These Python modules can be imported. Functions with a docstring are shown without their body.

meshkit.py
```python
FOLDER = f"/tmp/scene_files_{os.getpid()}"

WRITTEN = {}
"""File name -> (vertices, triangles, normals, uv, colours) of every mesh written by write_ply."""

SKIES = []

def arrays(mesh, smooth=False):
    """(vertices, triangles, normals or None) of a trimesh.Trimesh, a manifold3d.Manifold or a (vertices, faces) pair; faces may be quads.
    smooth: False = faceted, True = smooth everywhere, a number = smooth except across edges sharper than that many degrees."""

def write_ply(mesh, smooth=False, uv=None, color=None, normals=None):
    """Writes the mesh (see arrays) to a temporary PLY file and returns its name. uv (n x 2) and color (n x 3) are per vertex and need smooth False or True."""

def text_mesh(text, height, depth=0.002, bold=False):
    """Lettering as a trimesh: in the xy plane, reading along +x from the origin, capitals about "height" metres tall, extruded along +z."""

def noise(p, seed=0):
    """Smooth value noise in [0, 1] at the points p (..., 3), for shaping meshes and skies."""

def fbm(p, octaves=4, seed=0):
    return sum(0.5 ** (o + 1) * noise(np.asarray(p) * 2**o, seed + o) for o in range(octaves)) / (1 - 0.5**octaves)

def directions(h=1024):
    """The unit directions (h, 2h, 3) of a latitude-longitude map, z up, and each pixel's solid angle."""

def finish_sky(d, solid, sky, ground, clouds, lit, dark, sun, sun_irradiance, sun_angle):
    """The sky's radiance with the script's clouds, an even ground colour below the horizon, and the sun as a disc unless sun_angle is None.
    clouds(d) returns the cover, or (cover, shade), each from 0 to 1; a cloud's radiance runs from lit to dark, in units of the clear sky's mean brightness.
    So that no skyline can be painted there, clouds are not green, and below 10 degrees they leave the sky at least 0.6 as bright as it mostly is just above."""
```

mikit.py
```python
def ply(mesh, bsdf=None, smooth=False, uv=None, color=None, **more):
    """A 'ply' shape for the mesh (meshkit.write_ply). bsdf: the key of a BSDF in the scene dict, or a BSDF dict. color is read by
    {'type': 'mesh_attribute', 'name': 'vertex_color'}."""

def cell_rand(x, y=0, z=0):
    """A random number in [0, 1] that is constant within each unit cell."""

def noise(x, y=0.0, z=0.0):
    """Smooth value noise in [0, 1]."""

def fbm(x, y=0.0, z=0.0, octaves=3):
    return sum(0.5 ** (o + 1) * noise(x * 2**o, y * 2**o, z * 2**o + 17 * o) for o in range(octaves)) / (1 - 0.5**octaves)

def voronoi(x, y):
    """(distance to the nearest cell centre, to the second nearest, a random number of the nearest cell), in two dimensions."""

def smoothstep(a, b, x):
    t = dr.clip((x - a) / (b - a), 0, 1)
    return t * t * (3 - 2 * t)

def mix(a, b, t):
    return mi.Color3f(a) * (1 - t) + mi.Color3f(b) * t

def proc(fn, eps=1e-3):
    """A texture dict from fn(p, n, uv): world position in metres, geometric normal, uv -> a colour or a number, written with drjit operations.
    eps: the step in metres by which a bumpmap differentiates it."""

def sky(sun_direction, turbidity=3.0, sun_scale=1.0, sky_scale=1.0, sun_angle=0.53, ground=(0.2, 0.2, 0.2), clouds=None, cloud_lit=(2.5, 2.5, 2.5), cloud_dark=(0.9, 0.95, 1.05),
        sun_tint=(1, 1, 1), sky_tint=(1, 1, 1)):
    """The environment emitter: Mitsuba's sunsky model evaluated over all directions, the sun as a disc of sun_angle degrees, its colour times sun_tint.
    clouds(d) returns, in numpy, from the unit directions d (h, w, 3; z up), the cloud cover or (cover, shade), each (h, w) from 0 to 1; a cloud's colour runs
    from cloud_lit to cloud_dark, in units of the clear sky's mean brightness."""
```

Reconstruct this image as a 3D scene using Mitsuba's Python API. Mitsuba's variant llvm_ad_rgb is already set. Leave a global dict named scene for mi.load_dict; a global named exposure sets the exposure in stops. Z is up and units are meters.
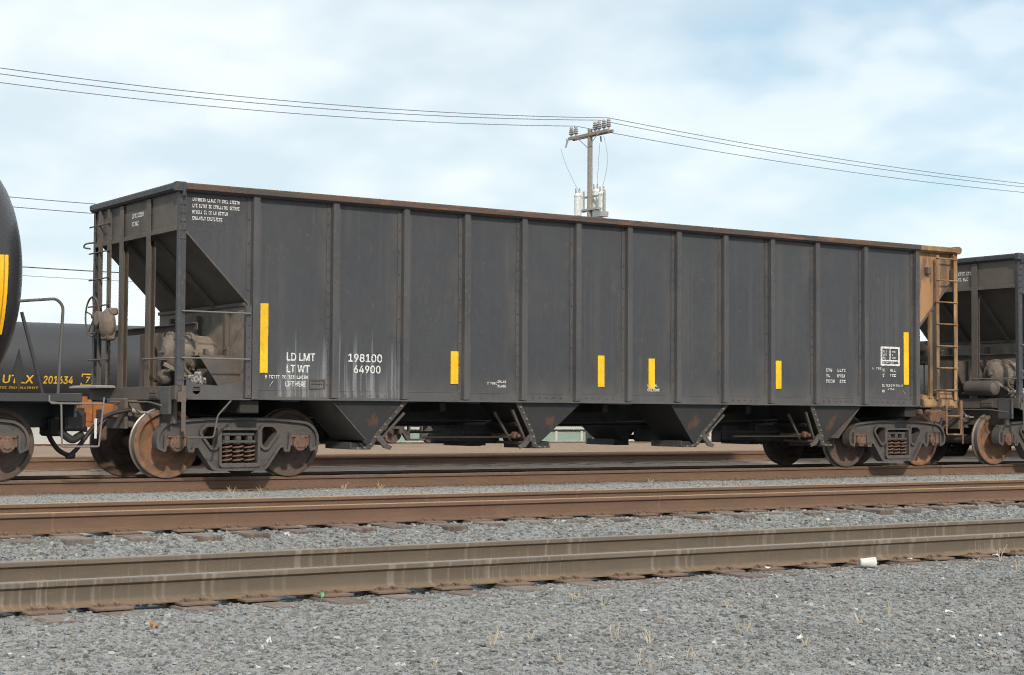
import math, random
import numpy as np, trimesh, mitsuba as mi, drjit as dr
import mikit, meshkit
from mikit import proc, noise, fbm, cell_rand, voronoi, smoothstep, mix
from shapely.geometry import Polygon, box as sbox, Point
from shapely import affinity
T = mi.ScalarTransform4f
rng = np.random.default_rng(7)
scene, labels = {}, {}

# ------------------------------------------------------------------ camera, sky, exposure
F, YAW, PITCH, ROLL, CAMH = 1718.9, -5.6949 + 2*math.pi, 0.04456, 0.00585, 0.8683
fw = np.array([math.sin(YAW)*math.cos(PITCH), math.cos(YAW)*math.cos(PITCH), math.sin(PITCH)])
rt = np.array([math.cos(YAW), -math.sin(YAW), 0.0]); up = np.cross(rt, fw)
up2 = -rt*math.sin(ROLL) + up*math.cos(ROLL)
scene['camera'] = {'type': 'perspective', 'fov_axis': 'x', 'fov': 2*math.degrees(math.atan(512/F)), 'near_clip': 0.1, 'far_clip': 3000.0,
                   'to_world': T().look_at(origin=[0, 0, CAMH], target=[float(v) for v in (np.array([0, 0, CAMH]) + fw)], up=[float(v) for v in up2])}
SUN = (-0.30, -0.785, 0.55)

def cloud(d):
    z = np.maximum(d[..., 2], 0.02)
    q = np.stack([d[..., 0]/(z+0.30), d[..., 1]/(z+0.30), 0*z], -1)
    big = meshkit.fbm(q*np.array([1.8, 1.8, 1]) + 3.1, 4, 5)
    fine = meshkit.fbm(q*np.array([8.5, 7.5, 1]) + 1.7, 6, 9)
    wisp = meshkit.fbm(q*np.array([3.0, 9.0, 1]) + 7.7, 5, 21)
    az = np.degrees(np.arctan2(d[..., 0], d[..., 1]))
    el = np.degrees(np.arcsin(np.clip(d[..., 2], -1, 1)))
    hole = np.exp(-((az-50.5)/6.0)**2 - ((el-13.5)/4.2)**2) + .45*np.exp(-((az-41)/4)**2 - ((el-11)/2.2)**2) + .3*np.exp(-((az-50)/6)**2 - ((el-7.5)/1.6)**2)          # the blue opening
    puff = np.clip((0.65*fine + 0.35*wisp - 0.40)*4.2, 0, 1)
    cover = 0.95 - 0.20*(1-puff)*np.clip((big-0.42)*4, 0, 1) - np.clip(hole, 0, 1)*(1.05 - 0.62*puff)
    shade = np.clip(0.62 - 0.55*puff + 0.9*(big-0.5) + 0.20*np.clip((44-az)/25, -1, 1), 0, 1)
    return np.clip(cover, 0, 0.97), shade

scene['sky'] = mikit.sky(SUN, turbidity=3, sun_scale=0.55, sun_angle=3.0, sun_tint=(.93, .985, 1.16), clouds=cloud, sky_tint=(1.0, 1.10, 1.02), cloud_lit=(2.80, 2.96, 3.0), cloud_dark=(2.08, 2.32, 2.44), ground=(0.2, 0.195, 0.185))
labels['sky'] = {'label': 'bright sky with thin white cloud and a blue opening at the upper right', 'kind': 'structure'}
exposure = 2.14

# ------------------------------------------------------------------ materials
X0, YC = 8.626, 22.192          # the hopper car's left end, the centre line of its track

def mat(name, color, rough=0.6, spec=0.4, metallic=0.0, bump=None, bscale=1.0, eps=2e-3, **kw):
    c = proc(color) if callable(color) else ({'type': 'rgb', 'value': list(color)} if not isinstance(color, dict) else color)
    b = {'type': 'principled', 'base_color': c, 'roughness': rough, 'specular': spec, 'metallic': metallic, **kw}
    if bump is not None:
        b = {'type': 'bumpmap', 'arbitrary': proc(bump, eps), 'scale': bscale, 'bsdf': b}
    scene[name] = {'type': 'twosided', 'bsdf': b}
    return name

RIB_X = (1.09, 2.27, 3.375, 4.375, 5.36, 6.325, 7.29, 8.25, 9.20, 10.185, 11.175, 12.28, 13.51)
def f_paint(p, n, uv):
    v = fbm(p.x*1.3, p.z*1.1, p.y*1.3, 4)
    fine = fbm(p.x*22, p.z*9, p.y*22, 3)
    c = mix((.041, .045, .053), (.054, .058, .066), v)
    c = c*(0.86 + 0.28*fine)
    run = smoothstep(.58, .80, noise(p.x*26 + p.y*26, p.z*.40, 3.0))
    c = mix(c, (.125, .118, .110), run*0.17*smoothstep(.4, .65, noise(p.x*1.1, p.z*.8, p.y)))
    lx = p.x - 8.626
    dust = mi.Float(0)
    for q in RIB_X:                        # brown dust caught beside the posts
        dust = dr.maximum(dust, smoothstep(q - .34, q - .10, lx)*smoothstep(q + .02, q - .08, lx))
    c = mix(c, (.098, .094, .089), dust*(.05 + .38*smoothstep(.4, .7, fbm(p.x*5, p.z*2.4, 7.0))))
    rs = smoothstep(.66, .74, fbm(p.x*19, p.z*6.5, 11.0, 4))*smoothstep(.5, .7, noise(p.x*2.1, p.z*2.6, 5.0))
    c = mix(c, (.105, .074, .058), rs*.32)
    # whitish runs below the lettering: thin drips that start at different heights
    m = smoothstep(1.34, 1.42, lx)*smoothstep(3.34, 3.26, lx)*smoothstep(1.06, 1.10, p.z)
    d1 = smoothstep(.56, .70, noise(p.x*17, p.z*.22, 8.0))*smoothstep(2.30, 1.72, p.z + 1.0*noise(p.x*17, 2.0, 6.0))
    d2 = smoothstep(.62, .74, noise(p.x*47, p.z*.30, 4.0))*smoothstep(2.25, 1.85, p.z + .9*noise(p.x*41, 3.0))
    wide = smoothstep(.45, .75, noise(p.x*4.2, p.z*.3, 1.5))*smoothstep(1.95, 1.35, p.z)
    c = mix(c, (.27, .30, .33), dr.clip(m*(.50*d1 + .34*d2 + .20*wide), 0, .7))
    low = smoothstep(1.5, 1.05, p.z)*(.3 + .7*fbm(p.x*5, p.z*4, 1.0))
    c = mix(c, (.17, .16, .148), low*0.42)
    chip = smoothstep(.78, .84, noise(p.x*31, p.z*27, p.y*30))
    return mix(c, (.11, .085, .07), chip*.5)

def f_rib(p, n, uv):
    c = f_paint(p, n, uv)
    d = fbm(p.x*3, p.z*1.3, p.y*6, 3)
    return mix(c*1.05, (.092, .094, .097), .15 + .35*smoothstep(.35, .7, d))

def f_dusty(p, n, uv):                    # the same grey under brown road dust: ends, posts, brake gear
    v = fbm(p.x*4, p.y*4, p.z*3, 4)
    c = mix((.070, .068, .068), (.15, .13, .11), v)
    r = smoothstep(.62, .8, fbm(p.x*9 + 4, p.y*9, p.z*5, 3))
    return mix(c, (.15, .095, .06), r*.5)

def f_bay(p, n, uv):                      # hopper bays with one rust bloom on each
    v = fbm(p.x*3, p.z*3, p.y*3, 4)
    c = mix((.033, .036, .041), (.054, .055, .056), v)
    lx = p.x - 8.626
    k = mi.Float(0)
    for q in (2.98, 5.92, 8.70, 11.62):
        d = dr.sqrt(dr.square((lx - q)/.10) + dr.square((p.z - .76)/.13)) + 2.2*(fbm(p.x*13, p.z*9, 1.0, 4)-.5)
        k = dr.maximum(k, smoothstep(1.0, .2, d))
    return mix(c, (.14, .075, .05), k*.6)

def f_rustpaint(p, n, uv):                # top chord: rust breaking through grey paint
    v = fbm(p.x*2.2, p.z*14, p.y*5, 4)
    r = smoothstep(.36, .58, v + .12*(noise(p.x*.7, 3.0)-.5))
    c = mix((.075, .068, .067), (.115, .075, .060), r)
    o = smoothstep(.55, .72, fbm(p.x*3.1 + 9, p.z*20, p.y*9, 4))
    return mix(c, (.22, .11, .06), o*.65)

def f_tan(p, n, uv):                      # the ochre-stained right end, dark steel showing through
    v = fbm(p.x*3.0, p.y*3, p.z*1.3, 4)
    s = noise(p.x*19, p.z*.8, p.y*19)
    c = mix((.25, .16, .085), (.37, .245, .135), s)
    c = mix(c, (.17, .095, .058), smoothstep(.42, .66, v)*.75)
    d = smoothstep(.42, .68, fbm(p.x*8, p.y*8 + 4, p.z*2.2, 4))
    return mix(c, (.075, .062, .053), dr.clip(d*(.35 + .75*smoothstep(2.9, 1.0, p.z)), 0, .92))

def f_tanpanel(p, n, uv):
    lx = p.x - 8.626
    g = smoothstep(13.48, 13.66, lx + .16*(fbm(p.x*7, p.z*3, 1.0)-.5))
    s = noise(p.x*16, p.z*.7, 5.0)
    t = mix((.36, .215, .112), (.22, .14, .083), smoothstep(.3, .8, s))
    t = mix(t, (.37, .265, .155), smoothstep(.5, .75, fbm(p.x*4, p.z*1.6, 2.0))*.6)
    t = mix(t, (.10, .082, .07), smoothstep(.55, .74, fbm(p.x*11 + 3, p.z*2.4, 6.0, 4))*.7)
    t = mix(t, (.11, .09, .075), smoothstep(14.1, 14.5, lx)*.35)
    return mix((.085, .078, .072), t, g)

def f_wheelrust(p, n, uv):
    v = fbm(p.x*7, p.y*7, p.z*7, 4)
    c = mix((.25, .135, .078), (.165, .105, .075), smoothstep(.35, .65, v))
    b = smoothstep(.52, .75, fbm(p.x*4 + 3, p.y*4, p.z*6, 4))
    return mix(c, (.10, .065, .05), b*.75)

def f_wheeldark(p, n, uv):
    v = fbm(p.x*8, p.y*8, p.z*8, 4)
    return mix((.075, .058, .052), (.15, .105, .085), v)

def f_truck(p, n, uv):
    v = fbm(p.x*5, p.y*5, p.z*5, 4)
    c = mix((.058, .057, .058), (.112, .104, .098), v)
    return mix(c, (.06, .052, .047), smoothstep(.55, .75, fbm(p.x*12, p.y*12, p.z*9 + 3, 3))*.6)

def f_bear(p, n, uv):
    v = fbm(p.x*14, p.y*14, p.z*14, 3)
    return mix((.10, .066, .053), (.20, .125, .092), v)

def f_rail1(p, n, uv):
    v = fbm(p.x*2.2, p.z*9, p.y, 4)
    c = mix((.112, .094, .073), (.162, .134, .103), v)
    st = smoothstep(.56, .86, noise(p.x*31, p.z*1.2, p.y*.1))*smoothstep(.35, .65, noise(p.x*1.7, p.y*.7))
    st2 = smoothstep(.62, .84, noise(p.x*83, p.z*2.0, 4.0 + p.y))*smoothstep(.4, .6, noise(p.x*1.1, p.y*.7, 9.0))
    c = mix(c, (.30, .285, .25), dr.clip(st*.42 + st2*.38, 0, .6))
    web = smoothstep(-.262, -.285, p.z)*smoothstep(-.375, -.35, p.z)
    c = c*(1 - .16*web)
    d = smoothstep(.6, .8, fbm(p.x*11, p.z*18, p.y, 3))
    c = mix(c, (.11, .085, .062), d*.35)
    c = mix(c, (.185, .185, .18), smoothstep(.4, .9, n.z)*smoothstep(-.30, -.26, p.z)*.8)
    base = smoothstep(-.36, -.385, p.z + .02*noise(p.x*6, 1.0))
    return mix(c, (.22, .15, .095), base*.6)

def f_rail2(p, n, uv):
    v = fbm(p.x*2.5, p.z*10, p.y, 4)
    c = mix((.118, .077, .055), (.172, .112, .077), v)
    d = smoothstep(.5, .75, fbm(p.x*1.3 + 8, p.z*3, p.y*.2, 4))
    c = mix(c, (.135, .075, .06), d*.6)
    st = smoothstep(.72, .92, noise(p.x*30, p.z*1.5, p.y*.1))
    c = mix(c, (.30, .22, .15), st*.25)
    return mix(c, (.33, .235, .145), smoothstep(.2, .9, n.z)*smoothstep(-.06, -.02, p.z)*.8)  # paler rail head: the sunlit highlight on top is painted in

def f_rail3(p, n, uv):
    v = fbm(p.x*2.5, p.z*10, p.y, 4)
    return mix((.125, .078, .055), (.175, .115, .08), v)

def f_plate(p, n, uv):
    v = fbm(p.x*9, p.y*9, p.z*9, 3)
    return mix((.115, .084, .066), (.185, .135, .10), v)

def f_tie(p, n, uv):
    g = noise(p.x*60, p.y*3.5, 1.0)
    v = fbm(p.x*3, p.y*3, 2.0, 3)
    c = mix((.085, .068, .062), (.16, .135, .12), g)
    return mix(c, (.19, .18, .17), smoothstep(.5, .75, v)*.5)

def f_ground(p, n, uv):
    v = fbm(p.x*.6, p.y*.9, 1.0, 4)
    s = noise(p.x*75, p.y*75, 2.0)
    s2 = noise(p.x*31, p.y*31, 4.0)
    grey = mix((.145, .154, .156), (.245, .256, .258), .55*s + .45*s2)
    grey = grey*(.82 + .36*v)
    tan = mix((.13, .098, .075), (.185, .145, .112), .6*v + .4*s2)
    rust = mix((.055, .042, .036), (.10, .075, .06), s2)  # rusty ballast under the car, its colour darkened to deepen the underside shade
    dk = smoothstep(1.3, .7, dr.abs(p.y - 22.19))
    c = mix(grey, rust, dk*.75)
    return mix(c, tan, smoothstep(23.5, 25.5, p.y))

def f_stone(p, n, uv):
    return mi.Color3f(.3)

def f_tank(p, n, uv):
    v = fbm(p.x*1.1, p.y*1.1, p.z*.8, 4)
    return mix((.028, .030, .034), (.045, .046, .05), v)

def f_wood(p, n, uv):
    g = noise(p.x*30, p.y*30, p.z*.9)
    return mix((.20, .19, .165), (.34, .325, .285), g)

mat('car_paint', f_paint, .52, .45)
mat('rib_paint', f_rib, .55, .4)
mat('dusty_paint', f_dusty, .7, .3)
mat('bay_paint', f_bay, .62, .35)
mat('bay_slope_shade', lambda p, n, uv: mix((.020, .021, .023), (.045, .042, .040), fbm(p.x*3, p.y*3, p.z*3, 3)), .65, .3)  # bay grey with the shade of its down-facing sheets put into the colour
mat('chord_rust', f_rustpaint, .75, .3)
mat('tan_rust', f_tan, .8, .25)
mat('tan_panel', f_tanpanel, .8, .25)
mat('wheel_rust', f_wheelrust, .78, .3)
mat('wheel_dark', f_wheeldark, .7, .3)
mat('tread_steel', (.22, .205, .19), .42, .5, .55)
mat('truck_iron', f_truck, .72, .3)
mat('bearing_rust', f_bear, .7, .3)
mat('rail_dirt', f_rail1, .7, .35)
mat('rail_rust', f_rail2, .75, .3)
mat('rail_brown', f_rail3, .72, .3)
mat('running_steel', (.30, .31, .33), .28, .5, .8)
mat('plate_rust', f_plate, .8, .25)
mat('tie_wood', f_tie, .9, .2)
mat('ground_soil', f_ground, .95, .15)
mat('stone', {'type': 'mesh_attribute', 'name': 'vertex_color'}, .9, .2)
mat('tank_black', f_tank, .36, .5)
mat('tank_grey', lambda p, n, uv: mix((.032, .036, .043), (.05, .054, .061), fbm(p.x*.6, p.y, p.z*.9, 3)), .5, .45)
mat('yellow_sheet', lambda p, n, uv: mix(mix((.70, .43, .010), (.84, .55, .02), noise(p.x*14, p.z*5, 3.0)), (.22, .17, .08), smoothstep(.58, .85, fbm(p.x*38, p.z*17, 2.0, 4))*.3), .5, .4)
mat('yellow_edge', (.45, .22, .01), .5, .4)
mat('yellow_letter', (.72, .45, .04), .55, .4)
mat('yellow_mark', lambda p, n, uv: mix((.78, .40, .01), (.88, .52, .015), noise(p.x*9, p.z*.4, 3.0)), .5, .4)
mat('white_letter', lambda p, n, uv: mix((.30, .305, .31), (.64, .65, .65), smoothstep(.24, .48, fbm(p.x*26, p.z*26, p.y*26, 3))), .6, .35)
mat('dark_iron', lambda p, n, uv: mix((.018, .018, .019), (.045, .041, .037), fbm(p.x*9, p.y*9, p.z*9, 3)), .65, .35)
mat('rubber', (.028, .028, .03), .6, .35)
mat('galvanised', (.34, .345, .34), .5, .5, .3)
mat('handrail_grey', (.085, .09, .092), .5, .5)
mat('grab_steel', (.17, .165, .16), .6, .4)
mat('coupler_rust', lambda p, n, uv: mix((.40, .155, .04), (.22, .10, .05), fbm(p.x*8, p.y*8, p.z*8, 3)), .8, .25)
mat('pale_grease', lambda p, n, uv: mix((.38, .39, .36), (.14, .13, .12), smoothstep(.4, .62, fbm(p.x*30, p.y*30, p.z*30, 3))), .6, .3)
mat('brake_dust', lambda p, n, uv: mix((.125, .108, .092), (.27, .235, .20), fbm(p.x*8, p.y*8, p.z*8, 3)), .8, .25)
mat('pole_wood', f_wood, .9, .2)
mat('wire_metal', (.10, .10, .105), .6, .3)
mat('porcelain', (.30, .31, .33), .35, .5)
mat('white_enamel', (.62, .66, .67), .45, .4)
mat('wall_white', (.46, .48, .46), .8, .3)
mat('window_green', (.25, .34, .30), .18, .6)
mat('dry_straw', lambda p, n, uv: mix((.38, .33, .24), (.54, .48, .37), noise(p.x*40, p.y*40, p.z*12)), .9, .2)
mat('paper_white', (.60, .60, .59), .8, .3)
mat('green_plastic', (.10, .38, .19), .4, .5)
mat('leaf_brown', (.34, .20, .10), .9, .2)
mat('black_glass', (.02, .022, .025), .2, .5)

# ------------------------------------------------------------------ mesh helpers
def cat(ms):
    return trimesh.util.concatenate(ms)

def bx(x0, x1, y0, y1, z0, z1, c=0.0):
    if c <= 0:
        m = trimesh.creation.box((x1-x0, y1-y0, z1-z0)); m.apply_translation(((x0+x1)/2, (y0+y1)/2, (z0+z1)/2)); return m
    pts = []
    for sx in (0, 1):
        for sy in (0, 1):
            for sz in (0, 1):
                X, Y, Z = (x0, x1)[sx], (y0, y1)[sy], (z0, z1)[sz]
                dx, dy, dz = c*(1-2*sx), c*(1-2*sy), c*(1-2*sz)
                pts += [(X, Y+dy, Z+dz), (X+dx, Y, Z+dz), (X+dx, Y+dy, Z)]
    return trimesh.convex.convex_hull(np.array(pts))

def prism(poly, a, b, plane='xz'):
    """extrude a polygon: plane xz along y from a to b; yz along x; xy along z"""
    if not hasattr(poly, 'geom_type'):
        poly = Polygon(poly)
    polys = [poly.buffer(0)]
    out = []
    for q in polys:
        for g in getattr(q, 'geoms', [q]):
            m = trimesh.creation.extrude_polygon(g, b-a, engine='earcut')
            v = m.vertices.copy()
            if plane == 'xz':
                nv = np.stack([v[:, 0], a + v[:, 2], v[:, 1]], 1)
                m = trimesh.Trimesh(nv, m.faces[:, ::-1], process=False)
            elif plane == 'yz':
                nv = np.stack([a + v[:, 2], v[:, 0], v[:, 1]], 1)
                m = trimesh.Trimesh(nv, m.faces, process=False)
            else:
                nv = v + [0, 0, a]; m = trimesh.Trimesh(nv, m.faces, process=False)
            out.append(m)
    return cat(out)

def tube(pts, r, sides=8, closed=False):
    p = np.asarray(pts, float); n = len(p)
    t = np.gradient(p, axis=0) if not closed else np.roll(p, -1, 0) - np.roll(p, 1, 0)
    if not closed and n > 2:
        d = np.diff(p, axis=0); d /= np.linalg.norm(d, axis=1, keepdims=True) + 1e-12
        t = np.vstack([d[:1], d[:-1] + d[1:], d[-1:]])
    t /= np.linalg.norm(t, axis=1, keepdims=True) + 1e-12
    a = np.cross(t[0], [0.0, 0, 1] if abs(t[0, 2]) < .9 else [1.0, 0, 0]); a /= np.linalg.norm(a)
    A = []
    for k in range(n):
        a = a - t[k]*(a @ t[k]); a /= np.linalg.norm(a) + 1e-12; A.append(a)
    A = np.array(A); B = np.cross(t, A)
    an = np.arange(sides)*2*np.pi/sides
    R = np.broadcast_to(np.asarray(r, float), (n,))
    v = (p[:, None] + R[:, None, None]*(np.cos(an)[None, :, None]*A[:, None] + np.sin(an)[None, :, None]*B[:, None])).reshape(-1, 3)
    f = []
    for i in range(n if closed else n-1):
        j = (i+1) % n
        for k in range(sides):
            l = (k+1) % sides
            f += [(i*sides+k, i*sides+l, j*sides+l), (i*sides+k, j*sides+l, j*sides+k)]
    if not closed:
        v = np.vstack([v, p[:1], p[-1:]]); c0, c1 = n*sides, n*sides+1
        for k in range(sides):
            l = (k+1) % sides
            f += [(c0, l, k), (c1, (n-1)*sides+k, (n-1)*sides+l)]
    return trimesh.Trimesh(v, np.array(f), process=False)

def bend(pts, rad, n=5):
    """round the corners of a polyline"""
    p = [np.asarray(q, float) for q in pts]; out = [p[0]]
    for a, b, c in zip(p, p[1:], p[2:]):
        u, v = a-b, c-b; lu, lv = np.linalg.norm(u), np.linalg.norm(v); r = min(rad, lu*.45, lv*.45)
        s, e = b+u/lu*r, b+v/lv*r
        for k in range(n+1):
            w = k/n; out.append((1-w)**2*s + 2*w*(1-w)*b + w*w*e)
    out.append(p[-1]); return np.array(out)

def lathe(prof, center, axis='y', n=40, sign=1):
    """revolve (radius, offset along the axis) pairs"""
    pr = np.asarray(prof, float); an = np.arange(n)*2*np.pi/n; v = []
    for r, o in pr:
        ca, sa = r*np.cos(an), r*np.sin(an); oo = np.full(n, o*sign)
        v.append({'y': np.stack([ca, oo, sa], 1), 'z': np.stack([ca, sa, oo], 1), 'x': np.stack([oo, ca, sa], 1)}[axis])
    v = np.vstack(v) + np.asarray(center, float); f = []
    for i in range(len(pr)-1):
        for k in range(n):
            l = (k+1) % n
            f += [(i*n+k, i*n+l, (i+1)*n+l), (i*n+k, (i+1)*n+l, (i+1)*n+k)]
    m = trimesh.Trimesh(v, np.array(f), process=False)
    return m

def cyl(p, q, r, n=16):
    return tube([p, q], r, n)

def beam(p, q, w, h, upv=(0, 0, 1)):
    """a straight bar with rectangular section from p to q"""
    p, q = np.asarray(p, float), np.asarray(q, float); d = q-p; L = np.linalg.norm(d); x = d/L
    y = np.cross(upv, x)
    if np.linalg.norm(y) < 1e-6: y = np.cross((1, 0, 0), x)
    y /= np.linalg.norm(y); z = np.cross(x, y)
    M = np.eye(4); M[:3, 0], M[:3, 1], M[:3, 2], M[:3, 3] = x, y, z, (p+q)/2
    m = trimesh.creation.box((L, w, h)); m.apply_transform(M); return m

def plate(a, b, c, d, t):
    """a quad a b c d (counter-clockwise) given a thickness t against its normal"""
    P = np.array([a, b, c, d], float); n = np.cross(P[1]-P[0], P[3]-P[0]); n /= np.linalg.norm(n)
    v = np.vstack([P, P-n*t])
    f = [(0, 1, 2), (0, 2, 3), (4, 6, 5), (4, 7, 6)]
    for k in range(4):
        l = (k+1) % 4; f += [(k, k+4, l+4), (k, l+4, l)]
    return trimesh.Trimesh(v, np.array(f), process=False)

HEADS = np.array([[math.cos(a), math.sin(a)] for a in np.arange(6)*math.pi/3])
def bolts_y(pts, y, r, h):
    """hexagonal bolt heads standing out towards -y from the plane y"""
    ms = []
    for x, z in pts:
        v = np.vstack([np.stack([x+HEADS[:, 0]*r, np.full(6, y), z+HEADS[:, 1]*r], 1), np.stack([x+HEADS[:, 0]*r*.72, np.full(6, y-h), z+HEADS[:, 1]*r*.72], 1), [[x, y-h*1.25, z]]])
        f = []
        for k in range(6):
            l = (k+1) % 6; f += [(k, l, l+6), (k, l+6, k+6), (k+6, l+6, 12)]
        ms.append(trimesh.Trimesh(v, np.array(f), process=False))
    return cat(ms)

# ------------------------------------------------------------------ scene entries
def numbered(key):
    if key not in USED:
        USED.add(key); return key
    k = 1
    while f'{key}_{k:03d}' in USED: k += 1
    key = f'{key}_{k:03d}'; USED.add(key); return key
USED = set(); PLACE = {}

def thing(name, label, category, loc=(0, 0, 0), group=None, kind=None):
    key = numbered(name); PLACE[key] = T().translate([float(v) for v in loc])
    labels[key] = {'label': label, 'category': category}
    if group: labels[key]['group'] = group
    if kind: labels[key]['kind'] = kind
    return key

def part(parent, name, mesh, m, smooth=False, label=None, kind=None, **kw):
    key = numbered(f'{parent}__{name}'); top = key.split('__')[0]
    d = mikit.ply(mesh, m, smooth, **kw) if not isinstance(mesh, dict) else {**mesh}
    if top in PLACE: d['to_world'] = PLACE[top]
    scene[key] = d
    if label or kind:
        labels[key] = {k: v for k, v in (('label', label), ('kind', kind)) if v}
    return key

def sub(parent, name):
    """a part that has only sub-parts"""
    return numbered(f'{parent}__{name}')

def single(name, mesh, m, label, category=None, smooth=False, group=None, kind=None, loc=None, **kw):
    key = numbered(name); d = mikit.ply(mesh, m, smooth, **kw)
    if loc is not None: d['to_world'] = T().translate([float(v) for v in loc])
    scene[key] = d; labels[key] = {'label': label}
    if category: labels[key]['category'] = category
    if group: labels[key]['group'] = group
    if kind: labels[key]['kind'] = kind
    return key

def lettering(text, h, x, y, z, depth=.0015, bold=False, squeeze=1.0):
    m = meshkit.text_mesh(text, h, depth, bold)
    v = m.vertices; m.vertices = np.stack([x + v[:, 0]*squeeze, y - v[:, 2], z + v[:, 1]], 1)
    return m

def tiny_text(rows, x, y, z, h, w, r, plane='xz', depth=.0015):
    """rows of lettering too small to read: strokes the size of letters"""
    ms = []
    for k, words in enumerate(rows):
        zz = z - k*h*1.75; cx = 0.0
        for L in words:
            for _ in range(L):
                ww = w*r.uniform(.55, .8)
                kind = r.integers(0, 4)
                segs = [(0, ww*.32, 0, h)]
                if kind == 0: segs += [(ww*.32, ww, h*.72, h), (ww*.32, ww, 0, h*.26)]
                elif kind == 1: segs += [(ww*.68, ww, 0, h), (ww*.32, ww*.68, h*.4, h*.62)]
                elif kind == 2: segs += [(ww*.32, ww, 0, h*.28)]
                else: segs = [(0, ww, h*.74, h), (ww*.34, ww*.66, 0, h*.74)]
                for a, b, c, d in segs:
                    if plane == 'xz': ms.append(bx(x+cx+a, x+cx+b, y-depth, y, zz+c, zz+d))
                    else: ms.append(bx(x-depth, x, y-(cx+b), y-(cx+a), zz+c, zz+d))      # on a face that looks towards -x, read from there
                cx += w
            cx += w*.8
    return cat(ms)

# ------------------------------------------------------------------ ground
def gprof(Y):
    return np.interp(Y, [-30, 6, 9.5, 10.45, 10.82, 10.92, 12.6, 12.75, 13.3, 14.1, 14.42, 14.5, 16.2, 16.4, 17.5, 20.6, 21.32, 23.2, 24, 28, 28.6, 31, 33, 54, 57, 58.5, 62, 66, 72, 900],
                     [-.62, -.50, -.448, -.437, -.440, -.452, -.452, -.43, -.40, -.222, -.214, -.228, -.228, -.205, -.20, -.188, -.180, -.232, -.22, -.17, -.15, -.15, -.22, -.27, -.27, -.52, -.52, -.7, -1.2, -1.3])
def gz(X, Y):
    q = np.stack([X, Y, 0*X], -1)
    amp = np.interp(Y, [7, 16, 30, 80], [1, 1, .7, 3])
    return gprof(Y) + amp*(.030*(meshkit.fbm(q*.9, 3, 2)-.5) + .022*(meshkit.fbm(q*4.2, 3, 4)-.5))
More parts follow.
